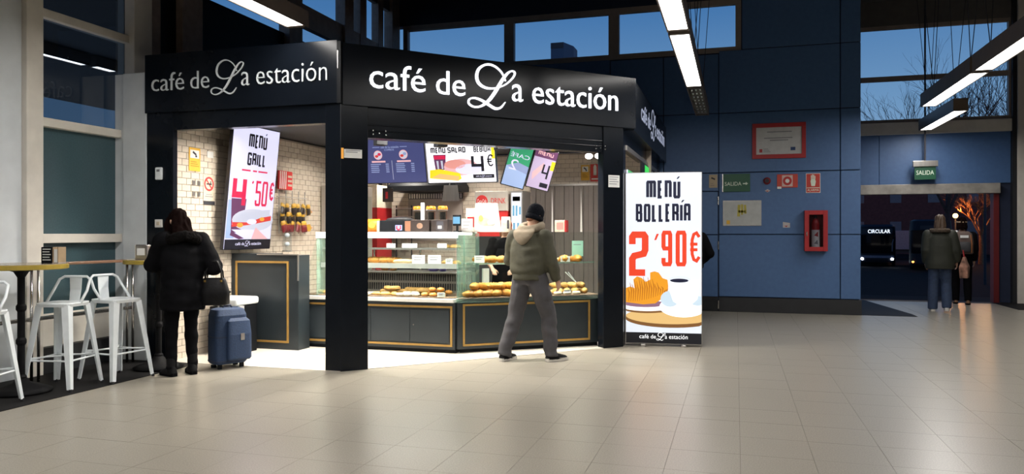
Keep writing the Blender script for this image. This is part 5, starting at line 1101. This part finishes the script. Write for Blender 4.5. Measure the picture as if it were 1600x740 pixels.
# suitcase, bag, bin
M_CASE = mat('blue_suitcase_fabric', (.013,.034,.088), .7, var=.15, scale=60, bump=.15); M_DKBLUE = mat('dark_blue_piping', (.012,.02,.05), .6)
t = thing('suitcase', 'blue fabric wheeled suitcase standing behind the woman', 'suitcase', (-5.2, 6.86, 0), 62)
G().ringz([(.05,0,0,.16,.11),(.07,0,0,.175,.125),(.35,0,0,.175,.125),(.56,0,.0,.172,.12),(.62,0,.01,.155,.1),(.635,0,.01,.11,.06)], 28, 6).build('shell', M_CASE, t, smooth=False)
G().ringz([(.09,.06,-.13,.12,.04),(.11,.06,-.135,.13,.05),(.36,.06,-.135,.13,.05),(.5,.06,-.125,.12,.035),(.53,.06,-.12,.09,.01)], 22, 5).build('front_pocket', M_CASE, t)
for z in (.075,.33): G().ringz([(z,0,0,.178,.128),(z+.012,0,0,.178,.128)], 28, 6).build('piping', M_DKBLUE, t)
G().box(.06,.1,-.19,-.182,.30,.37).build('buckle', M_STEEL, t)
for s in (-.1,.1):
    G().tube([(s*.6,.09,.6),(s*.6,.09,.78)], .009, 8).build('handle_rod', M_STEEL, t); G().cyl((s*1.2,.07,0), .028, .03, 12).xf(Matrix.Identity(4)).build('wheel', M_BLACKM, t); G().box(s*1.2-.02,s*1.2+.02,-.09,-.06,0,.052).build('foot', M_BLACKM, t)
G().box(-.075,.075,.075,.105,.78,.805).build('pull_handle', M_BLACKM, t, bevel=.008); G().tube([(-.05,.0,.63),(-.03,.0,.66),(.03,.0,.66),(.05,.0,.63)], .011, 6).build('top_handle', M_DKBLUE, t); G().box(.13,.178,-.02,.03,.58,.64).build('label_tag', M_PAPER, t)
t = thing('handbag', 'black leather handbag hanging from the woman\'s right arm', 'handbag', (-5.06, 6.47, .70), 20)
M_LEATHER = mat('black_leather', (.005,.005,.006), .45, var=.3, scale=25, bump=.15, spec=.2)
G().ringz([(0,0,0,.12,.06),(.015,0,0,.14,.075),(.14,0,0,.145,.07),(.25,0,0,.115,.045),(.275,0,0,.1,.03)], 22, 3).build('bag', M_LEATHER, t, smooth=True)
for s in (-1,1): G().tube([(-.08,s*.03,.25),(-.075,s*.025,.34),(-.03,s*.01,.44),(.03,s*.01,.44),(.075,s*.025,.34),(.08,s*.03,.25)], .008, 6).build('handle', M_LEATHER, t, smooth=True)
for s in (-1,1): G().cyl((s*.08,-.045,.235), .012, .02, 8).build('ring', mat('gold_ring%d' % (s+2), (.6,.4,.12), .3, metal=1.), t)
G().tube([(-.09,.0,.26),(-.12,.05,.5),(-.15,.06,.72)], .009, 6).build('strap', M_LEATHER, t)
t = thing('waste_bin', 'black waste bin with white lid and white lettering beside the tall counter panel', 'bin', (-5.75, 7.72, .006), 0)
G().box(-.2,.17,-.2,.2,0,.56).build('body', M_BLACKM, t, bevel=.01); G().box(-.22,.19,-.22,.22,.57,.66).build('lid', M_WHITE, t, bevel=.03, seg=3); G().box(-.02,.0,-.204,-.2,.04,.54).build('corner_strip', M_STEEL, t)
g = G(); g.ribbon([(.05,.2),(.04,.3),(.08,.36),(.11,.3),(.1,.2)], .008, -.2, .002); g.ribbon([(.06,.18),(.09,.24),(.12,.18)], .008, -.2, .002); g.ribbon([(.05,.4),(.08,.44),(.11,.4)], .006, -.2, .002); g.build('graphic', M_PAPER, t)
text_in('MENÚ', M_PAPER, t, .03, .14, .46, .50, -.2, .002); G().rect(.05,.05,.13,.15,-.2,.002).build('sticker', mat('pink_white_sticker',(.6,.5,.48),.6), t)

# ---------------------------------------------------------------- the lit pastry banner
B_W = glow('banner_white', (.86,.9,.98), 1.0); B_NAVY = mat('banner_navy_print', (.006,.01,.05), .5); B_RED = glow('banner_red_print', (.85,.06,.02), 1.0); B_DK = mat('banner_footer', (.006,.008,.015), .4)
B_CR = glow('banner_croissant', (.9,.36,.02), .95); B_CR2 = glow('banner_croissant_shade', (.65,.2,.01), .8); B_WOOD = glow('banner_board', (.9,.58,.22), .9); B_WOODD = glow('banner_board_edge', (.3,.13,.035), .7); B_SH = glow('banner_pale_blue', (.62,.76,.86), 1.0); B_MAU = glow('banner_plate_shadow', (.38,.2,.3), .7); B_HALO = glow('banner_halo', (1,1,1), 1.25); B_GR = glow('banner_pale_grey', (.8,.85,.92), 1.)
t = thing('lit_banner', 'tall backlit menu banner with croissant and coffee picture right of the shop', 'banner', (-.88, 9.70, 0), 6)
w2_ = .468; HB = 2.19
G().box(-w2_-.008,w2_+.008,.0,.09,.03,HB+.008).build('frame', M_STEEL, t); G().rect(-w2_,.17,w2_,HB,0,.003).build('lit_face', B_W, t); G().rect(-w2_,.035,w2_,.17,0,.003).build('footer', B_DK, t)
for s in (-.25,.25): G().box(s-.03,s+.03,-.08,.14,0,.03).build('foot', M_STEEL, t, bevel=.006)
Y0 = -.003
stroke_text(G(), 'MENÚ', -.215, .21, 1.865, 2.095, .0185, y0=Y0).build('lettering', B_NAVY, t); stroke_text(G(), 'BOLLERÍA', -.345, .335, 1.57, 1.80, .0168, y0=Y0).build('lettering', B_NAVY, t)
stroke_text(G(), '2', -.43, -.185, .885, 1.45, .042, y0=Y0).build('price', B_RED, t); G().plate([(-.115,1.34),(-.09,1.34),(-.055,1.42),(-.085,1.42)], Y0, .003).build('price', B_RED, t); stroke_text(G(), '90', -.025, .285, 1.01, 1.46, .026, y0=Y0, gap=.3).build('price', B_RED, t); stroke_text(G(), '€', .31, .46, 1.06, 1.45, .019, y0=Y0).build('price', B_RED, t)
# picture: board, plate, croissant, saucer and cup
cx0, cz0 = .1, .38
G().rect(-w2_,.17,w2_,.36,Y0,.001).build('picture_table', B_GR, t)
clip = lambda ps: [(max(-w2_,min(w2_,x)),z) for x,z in ps]
def el(cx, cz, rx, rz, a0=0, a1=360, n=36): return [(cx+rx*math.cos(R(a0+(a1-a0)*q/n)), cz+rz*math.sin(R(a0+(a1-a0)*q/n))) for q in range(n+1)]
def pic(name, poly, m, lay): G().plate(clip(poly), Y0-.0011*lay, .001).build(name, m, t)
pic('picture_board', el(.08,.35,.56,.115)[:-1], B_WOODD, 1); pic('picture_board', el(.08,.38,.55,.10)[:-1], B_WOOD, 2)
pic('picture_plate_shadow', el(-.22,.49,.35,.075)[:-1], B_WOODD, 3); pic('picture_plate', el(-.22,.515,.36,.075)[:-1], B_HALO, 4); pic('picture_plate_shade', el(-.24,.535,.27,.045)[:-1], B_MAU, 5)
pic('picture_croissant', [(-.468,.55),(-.468,.73),(-.42,.75),(-.36,.73),(-.375,.84),(-.33,.88),(-.27,.86),(-.22,.81),(-.165,.84),(-.165,.93),(-.11,.945),(-.06,.93),(-.01,.86),(.05,.84),(.06,.76),(.05,.66),(-.02,.6),(-.1,.54),(-.25,.525)], B_CR, 6)
for k in range(18):
    x = -.455+.028*k; zt = .70+.16*math.sin(.35+k*.17)+(.02 if k % 2 else -.02); zb = .56+.0009*k*k/2
    g = G(); g.ribbon([(x+.02,zb),(x+.03,(zb+zt)/2+.02),(x+.008,zt)], [.003,.0075,.002], Y0-.0077, .001); g.build('picture_croissant_ridge', B_CR2, t)
pic('picture_saucer', el(.24,.50,.29,.13)[:-1], B_HALO, 8); pic('picture_saucer_shade', el(.08,.60,.115,.1)[:-1], B_SH, 9); pic('picture_saucer_shade', el(.42,.58,.1,.06)[:-1], B_SH, 9)
pic('picture_cup', [(.06,.84),(.075,.7),(.12,.57),(.2,.52),(.33,.52),(.42,.6),(.44,.84)], B_HALO, 10); pic('picture_cup_rim', el(.2,.845,.135,.045)[:-1], B_GR, 11); pic('picture_coffee', el(.195,.832,.112,.024)[:-1], B_NAVY, 12)
cafe_lettering(t, B_HALO, -.30, .30, .095, .05, Y0, .002)

# ---------------------------------------------------------------- signs on the blue wall
YB = WB-.001
t = thing('framed_plaque', 'white plaque in a wide red frame high on the blue wall', 'plaque', (.735, YB, 2.77)); w, h = .455, .635
for a in ((-w,w,0,.075),(-w,w,h-.075,h),(-w,-w+.07,.075,h-.075),(w-.07,w,.075,h-.075)): G().box(a[0],a[1],-.03,0,a[2],a[3]).build('frame_strip', M_RED, t, bevel=.004)
G().rect(-w+.07,.075,w-.07,h-.075,0,.006).build('plate', mat('pale_grey_plate', (.5,.5,.5), .35), t); g = G()
for a, b, z in ((-.2,.22,.47),(-.25,.23,.36),(-.15,.16,.32)): g.rect(a,z,b,z+.018,-.006,.001)
for k in range(3): g.rect(-.26,.12+k*.025,-.14-.02*k,.13+k*.025,-.006,.001)
g.build('print', M_GREYINK, t); G().rect(-.33,.115,-.28,.175,-.006,.001).build('emblem', M_RED, t); G().rect(.2,.14,.28,.2,-.006,.001).build('emblem', mat('navy_emblem', (.02,.05,.15), .6), t)
t = thing('exit_sign', 'green wall sign reading SALIDA with an arrow right', 'sign', (.01, YB, 2.185)); G().box(-.235,.235,-.02,0,0,.325).build('plate', M_GREEN, t, bevel=.003); G().box(-.25,-.235,-.022,0,0,.325).build('edge', M_STEEL, t)
text_in('SALIDA', M_GLOWPALE, t, -.205, .085, .11, .18, -.02, .003); G().plate([(.11,.135),(.16,.135),(.16,.115),(.2,.145),(.16,.175),(.16,.155),(.11,.155)], -.02, .003).build('arrow', M_GLOWPALE, t)
t = thing('site_plan', 'framed white plan with yellow print on the blue wall', 'plan', (.105, YB, 1.565)); G().box(-.335,.335,-.015,0,0,.46).build('frame', M_STEEL, t, bevel=.004); G().rect(-.32,.015,.32,.445,-.015,.003).build('paper', mat('plan_paper', (.45,.46,.45), .6), t)
g = G(); g.ribbon([(-.05,.38),(-.06,.17)], .025, -.018, .001); g.ribbon([(0,.39),(0,.2)], .018, -.018, .001); g.ribbon([(.05,.38),(.06,.22)], .02, -.018, .001); g.rect(-.06,.24,.06,.28,-.018,.001); g.build('plan_print', mat('yellow_plan_print', (.45,.38,.06), .6), t); G().rect(-.27,.03,-.21,.1,-.018,.001).build('emblem', M_YELLOW, t)
t = thing('camera_notice', 'small beige camera notice above the door in the blue wall', 'sign', (-.40, WB-.005, 2.265)); G().rect(-.075,0,.075,.24,0,.004).build('plate', mat('beige_print', (.45,.36,.24), .6), t); g = G().plate([(-.04,.17),(.03,.14),(.035,.165),(-.03,.195)], -.004, .001); g.build('camera_symbol', M_INK, t); g = G().rect(-.05,.03,.02,.05,-.004,.001).rect(-.05,.07,.0,.085,-.004,.001); g.build('print', M_BROWN, t)
t = thing('alarm_beacon', 'small dark red round alarm beacon between the green and red signs', 'alarm', (.535, YB, 2.37)); G().lathe([(.0,.0),(.065,.0),(.065,.03),(.04,.06),(.0,.065)], n=18).xf(Matrix.Rotation(R(90),4,'X')).build('dome', mat('dark_red_dome', (.2,.015,.02), .35), t, smooth=False); G().cyl((0,0,0), .035, .068, 10).xf(Matrix.Rotation(R(90),4,'X')).build('grille', M_INK, t)
for n_, x, z, w, h, l in (('sticker',.545,2.165,.05,.05,'small diamond sticker under the red alarm beacon'),('sticker',.865,1.53,.06,.06,'small white and red sticker low on the blue wall left of the extinguisher')):
    t = thing('wall_sticker', l, 'sticker', (x, YB, z), 0); G().plate([(-w,h*.6),(0,0),(w,h*.6),(0,h*1.2)] if z > 2 else [(-w,0),(w,0),(w,h*1.4),(-w,h*1.7)], 0, .003).build('plate', mat('sticker_white', (.45,.42,.42), .6), t); G().plate([(-w*.6,h*.55),(0,.01),(w*.4,h*.6)], -.003, .001).build('print', M_RED, t)
t = thing('hose_sign', 'red sign with round white alarm symbol on the blue wall', 'sign', (.88, YB, 2.245)); G().box(-.175,.175,-.008,0,0,.24).build('plate', mat('red_sign', (.5,.05,.03), .5), t, bevel=.003); G().rect(-.09,.02,.09,.22,-.008,.001).build('panel', M_GLOWPALE if False else mat('pale_pink_panel', (.6,.45,.42), .6), t); G().disc(0,.12,.075,.08,-.009,.001).build('ring', mat('red_ring', (.45,.03,.03), .6), t); G().disc(0,.12,.035,.037,-.010,.001).build('button', M_PAPER, t); G().rect(-.17,-.02,-.1,.02,-.008,.002).build('tag', M_PAPER, t)
t = thing('alarm_hand_sign', 'red sign with white pointing hand and text right of the round symbol', 'sign', (1.31, YB, 2.145)); G().rect(-.12,0,.12,.345,0,.006).build('border', M_PAPER, t); G().rect(-.112,.008,.112,.337,-.006,.001).build('plate', mat('red_hand_sign', (.5,.04,.03), .5), t)
g = G().plate([(-.03,.12),(.03,.12),(.045,.2),(.03,.25),(-.03,.25),(-.045,.21)], -.007, .001)
for x, z0, z1 in ((-.03,.24,.31),(-.01,.24,.325),(.01,.24,.32),(.03,.24,.30)): g.rect(x-.007,z0,x+.007,z1,-.007,.001)
g.build('hand_symbol', M_GLOWPALE, t); G().rect(-.105,.085,.105,.095,-.007,.001).build('rule', M_GLOWPALE, t); text_in('ALARMA', M_GLOWPALE, t, -.095, .095, .03, .07, -.007, .001)
t = thing('extinguisher_cabinet', 'red wall cabinet with extinguisher behind its glass', 'cabinet', (1.345, YB, 1.115)); w, h = .19, .715
for a in ((-w,-w+.075,0,h),(w-.075,w,0,h),(-w+.075,w-.075,0,.075),(-w+.075,w-.075,h-.075,h)): G().box(a[0],a[1],-.17,-.15,a[2],a[3]).build('door_frame', M_RED, t, bevel=.003)
G().box(-w,-w+.01,-.15,0,0,h).box(w-.01,w,-.15,0,0,h).box(-w+.01,w-.01,-.15,0,0,.01).box(-w+.01,w-.01,-.15,0,h-.01,h).box(-w+.01,w-.01,-.01,0,.01,h-.01).build('cabinet_body', mat('dark_red_box', (.18,.012,.015), .5), t); G().box(-w+.07,w-.07,-.158,-.155,.07,h-.07).build('glass', glass('cabinet_glass', (.75,.75,.78), 1., .02), t); G().box(-w+.03,-w+.045,-.185,-.17,.27,.34).build('latch', M_CHROME, t)
t = thing('fire_extinguisher', 'red extinguisher with white label inside the wall cabinet', 'extinguisher', (1.345, YB-.08, 1.127)); t.scale = (1.12,1.12,1.2); G().lathe([(.055,0),(.06,.01),(.06,.40),(.04,.45),(.02,.47)], n=16).build('cylinder', M_RED, t, smooth=False); G().lathe([(.0605,.05),(.061,.052),(.061,.30),(.0605,.302)], n=16).build('label', M_PAPER, t); G().cyl((0,0,.47), .022, .05, 10).build('valve', M_INK, t); G().box(-.02,.06,-.01,.01,.52,.54).build('lever', M_INK, t); G().plate([(-.03,.22),(.03,.28),(.03,.2)], -.061, .001).build('print', M_RED, t); G().plate([(-.03,.1),(.02,.16),(.03,.09)], -.061, .001).build('print', M_GREYINK, t)
# hanging exit sign over the way out
t = thing('hanging_exit_sign', 'green hanging SALIDA sign with white lamp box over the exit', 'sign', (3.78, 17.55, 2.55)); G().box(-.2,.2,-.01,.01,0,.27).build('plate', M_GREEN, t); G().box(-.235,.235,-.05,.05,.27,.39).build('lamp_box', M_STEEL, t, bevel=.006); G().tube([(0,0,.39),(0,0,3.84)], .018, 6).build('stem', M_INK, t); text_in('SALIDA', M_GLOWPALE, t, -.165, .165, .1, .19, -.01, .003)
t = thing('backpack', 'brown and grey backpack with orange trim on the person leaving', 'backpack', (4.33, 16.93, 1.02), -10)
M_BPACK = mat('grey_brown_backpack', (.09,.06,.05), .8, var=.2); M_BORANGE = mat('orange_trim', (.4,.14,.04), .7)
G().ringz([(0,0,0,.15,.08),(.02,0,0,.175,.1),(.25,0,0,.175,.1),(.4,0,.01,.15,.085),(.45,0,.02,.09,.05)], 22, 3.5).build('main_bag', M_BPACK, t, smooth=True); G().ringz([(.04,0,-.11,.11,.04),(.06,0,-.11,.125,.05),(.2,0,-.11,.12,.045),(.24,0,-.1,.09,.02)], 18, 3).build('pocket', mat('dark_grey_pocket', (.03,.03,.033), .8), t, smooth=True)
for s in (-.13,.13): G().tube([(s,-.09,.03),(s*1.05,-.105,.2),(s*.9,-.09,.38)], .009, 6).build('trim', M_BORANGE, t)
G().rect(-.06,.32,.08,.37,-.1,.006).build('label_patch', M_PAPER, t)
t = thing('tote_bag', 'red and white patterned shopping bag carried by the woman leaving', 'bag', (3.98, 15.5, .62), -20); m_ = mat('red_white_pattern', (.26,.13,.09), .7, var=.9, scale=9)
G().loft([[(-.06,-.13,0),(.06,-.13,0),(.06,.13,0),(-.06,.13,0)],[(-.07,-.16,.2),(.07,-.16,.2),(.07,.16,.2),(-.07,.16,.2)],[(-.01,-.14,.38),(.01,-.14,.38),(.01,.14,.38),(-.01,.14,.38)]]).build('bag', m_, t); G().tube([(0,-.07,.37),(-.02,-.04,.5),(-.02,.04,.5),(0,.07,.37)], .006, 6).build('handle', M_RED, t)

# ---------------------------------------------------------------- outside
M_ASPH = mat('dark_asphalt', (.016,.010,.010), .9, var=.3, scale=3, spec=.1)
o = G().loft([[(-90,17.96,-.1),(130,17.96,-.1),(130,17.96,-.004),(-90,17.96,-.004)],[(-90,32,-1.05),(130,32,-1.05),(130,32,-.95),(-90,32,-.95)],[(-90,170,-1.05),(130,170,-1.05),(130,170,-.95),(-90,170,-.95)]]).build('ground', M_ASPH); tag(o, 'dark asphalt outside the exit', kind='structure'); o.name = 'floor_outside'
M_BUS = mat('dark_bus_paint', (.012,.014,.022), .5, spec=.2); M_BUSW = mat('grey_coach_panel', (.22,.2,.25), .5, var=.1); M_HEAD = glow('headlight', (.8,.88,1.), 20); M_DEST = glow('destination_display', (.75,.85,1.), 2.0); M_TAIL = glow('orange_marker_light', (1,.35,.06), 6); M_WIND = glass('dark_windscreen', (.1,.1,.12), 1.2, .03, body=.5, bodycol=(.01,.01,.015))
t = thing('city_bus', 'dark city bus with lit destination display facing the exit at left', 'bus', (9.85, 60.3, -.95), -9)
G().ringz([(.35,0,5,1.2,5.2),(.45,0,5,1.25,5.25),(2.2,0,5,1.25,5.25),(2.9,0,5.05,1.22,5.15),(3.05,0,5.1,1.1,4.9)], 40, 9).build('body', M_BUS, t); G().rect(-1.1,.95,1.12,2.3,-.26,.01).build('windscreen', M_WIND, t); G().rect(-1.1,.62,1.1,.8,-.27,.01).build('bumper_strip', M_BUSW, t); G().rect(-.95,2.36,1.0,2.75,-.245,.02).build('display_panel', M_INK, t); text_in('CIRCULAR', M_DEST, t, -.6, .85, 2.42, 2.68, -.265, .01)
for s in (-1,1): G().disc(s*.98,.55,.1,.09,-.27,.02).build('headlight', M_HEAD, t); G().cyl((s*1.0,1.2,0), .01, .01, 6).build('axle', M_INK, t)
for s in (-1,1):
    for y_ in (1.6,8): G().lathe([(.2,-.12),(.45,-.12),(.48,-.08),(.48,.08),(.45,.12),(.2,.12)], n=20).xf(Matrix.Translation((s*1.1,y_,.48)) @ Matrix.Rotation(R(90),4,'Y')).build('wheel', M_INK, t)
G().tube([(1.12,-.2,2.25),(1.0,-.28,1.7),(.98,-.28,1.1)], .035, 6).build('wiper_pillar', M_BUSW, t)
t = thing('coach', 'dark coach parked outside, seen behind the woman in green', 'bus', (12.1, 54.7, -.95), -12)
G().ringz([(.35,0,4.5,1.2,4.9),(.45,0,4.5,1.25,5),(2.6,0,4.5,1.25,5),(3.2,0,4.55,1.2,4.9),(3.3,0,4.6,1.0,4.7)], 40, 9).build('body', M_BUS, t); G().rect(-1.1,1.1,1.1,2.6,-.51,.01).build('windscreen', M_WIND, t); G().disc(-1.0,.55,.07,.06,-.52,.02).build('marker_light', M_TAIL, t); G().rect(-.6,2.65,.6,2.9,-.51,.02).build('display_panel', M_INK, t)
for s in (-1,1):
    for y_ in (1.6,7): G().lathe([(.2,-.12),(.45,-.12),(.48,-.08),(.48,.08),(.45,.12),(.2,.12)], n=20).xf(Matrix.Translation((s*1.1,y_,.48)) @ Matrix.Rotation(R(90),4,'Y')).build('wheel', M_INK, t)
t = thing('long_trailer', 'pale grey lorry trailer between the bus and the coach', 'trailer', (15.4, 77.6, -.95), -10); G().box(-2.2,2.2,0,2.4,.9,2.67).build('body', M_BUSW, t, bevel=.04)
for x in (-1.5,1.5): G().lathe([(.2,-.12),(.45,-.12),(.48,0),(.45,.12),(.2,.12)], n=18).xf(Matrix.Translation((x,.3,.47)) @ Matrix.Rotation(R(90),4,'X')).build('wheel', M_INK, t)
G().box(-2.1,2.1,.3,2.1,.6,.9).build('chassis', M_INK, t)
M_BRED = mat('dark_red_brick_building', (.12,.03,.028), .8, var=.2, scale=3)
t = thing('far_building', 'long dark red building across the bus bay', 'building', (24, 98, -.95)); G().box(-46,46,0,8,0,9.6).build('wall', M_BRED, t); G().box(-46.3,46.3,-.3,8.3,9.6,10).build('roof', M_INK, t); wme = G().box(-.6,.6,-.06,0,0,1.4).mesh('window', mat('dark_far_window', (.09,.08,.12), .3))
for k in range(22): link(wme, 'window', t, (-42+4*k, 0, 6.0)); link(wme, 'window', t, (-42+4*k, 0, 2.4))
t = thing('far_tower', 'small dark tower block seen through the high windows', 'building', (-27.3, 118, 0)); G().prism([(-1.2,0),(.9,0),(1.9,3),(1.9,6),(-1.2,6)], 0, 32).build('wall', mat('slate_tower', (.05,.08,.14), .8), t); G().box(-1.2,.9,-.1,0,31.1,32).build('parapet', M_INK, t)
t = thing('street_lamp', 'lit orange street lamp outside the exit', 'lamp', (16.7, 67.5, -.95)); G().tube([(0,0,0),(0,0,3.75)], .06, 8).build('post', M_INK, t); G().ell((0,0,3.8), (.2,.2,.2)).build('globe', glow('sodium_globe', (1,.62,.22), 5), t, smooth=True)
l = bpy.data.lights.new('lamp_glow', 'POINT'); l.energy = 420; l.color = (1,.42,.12); l.shadow_soft_size = .2; lo = bpy.data.objects.new('lamp_glow', l); COL.objects.link(lo); lo.parent = t; lo.location = (0,-.8,4.2)
for k, (x, y) in enumerate(((9.2,30),(10.2,30.5))):
    t = thing('shelter_post', 'thin grey post of the bus shelter, '+('left' if k == 0 else 'right')+' of two', 'post', (x, y, -.85), 0, 'bus shelter posts'); G().cyl((0,0,0), .05, 2.8, 8).build('post', M_GREYPANEL, t); G().box(-.12,.12,-.02,.02,2.3,2.5).build('plate', M_GREYPANEL, t)
M_BARK = mat('dark_bark', (.035,.028,.03), .9, var=.3); M_LAMPLIT_BARK = mat('lamp_lit_bark', (.25,.1,.04), .8, var=.4)  # second bark tone has the street lamp's orange light put into its colour
def bare_tree(label, x, y, h, seed, n=5, m=M_BARK, spread=.55, trunk=.3):
    rn = random.Random(seed); t = thing('bare_tree', label, 'tree', (x,y,-.95), 0, 'bare trees outside'); gt = G(); gb = G()
    gt.tube([(0,0,0),(.05,0,h*.18),(0,.05,h*trunk)], [.2,.16,.12], 8); gt.build('trunk', m, t)
    def br(p, d, L, r, lev):
        mid = p+d*L*.5+V(rn.uniform(-.05,.05),rn.uniform(-.05,.05),0)*L; q = p+d*L; gb.tube([p, mid, q], [r, r*.8, r*.6], 4 if lev < 3 else 3)
        if lev >= n: return
        for _ in range(3 if lev < 3 else 2):
            nd = (d+V(rn.uniform(-1,1),rn.uniform(-1,1),rn.uniform(-.25,.6))*spread).normalized(); br(q if rn.random() < .7 else mid, nd, L*rn.uniform(.62,.85), r*.62, lev+1)
    for a in range(4): br(V(0,0,h*trunk), V(math.cos(a*1.6)*.5,math.sin(a*1.6)*.5,1).normalized(), h*.23, .09, 0)
    tag(gb.build('branches', m, t), kind='stuff'); return t
bare_tree('bare winter tree seen in the left half of the window over the exit', 11.0, 46, 11.6, 3, 6)
bare_tree('bare winter tree seen in the middle of the window over the exit', 16.2, 47, 12.2, 5, 6)
bare_tree('bare winter tree seen at the right of the window over the exit', 21.6, 48, 11.4, 8, 6)
bare_tree('leafless tree with orange street-lamp light put into its bark colour', 18.2, 66.5, 6.4, 11, 5, M_LAMPLIT_BARK, .8, .35)
t = thing('street_lamp', 'tall orange street lamp behind the exit header', 'lamp', (11.15, 40.1, -.95)); G().tube([(0,0,0),(0,0,4.6)], .06, 8).build('post', M_INK, t); G().ell((0,0,4.75), (.2,.2,.16)).build('globe', glow('sodium_globe_tall', (1,.5,.14), 60), t, smooth=True)
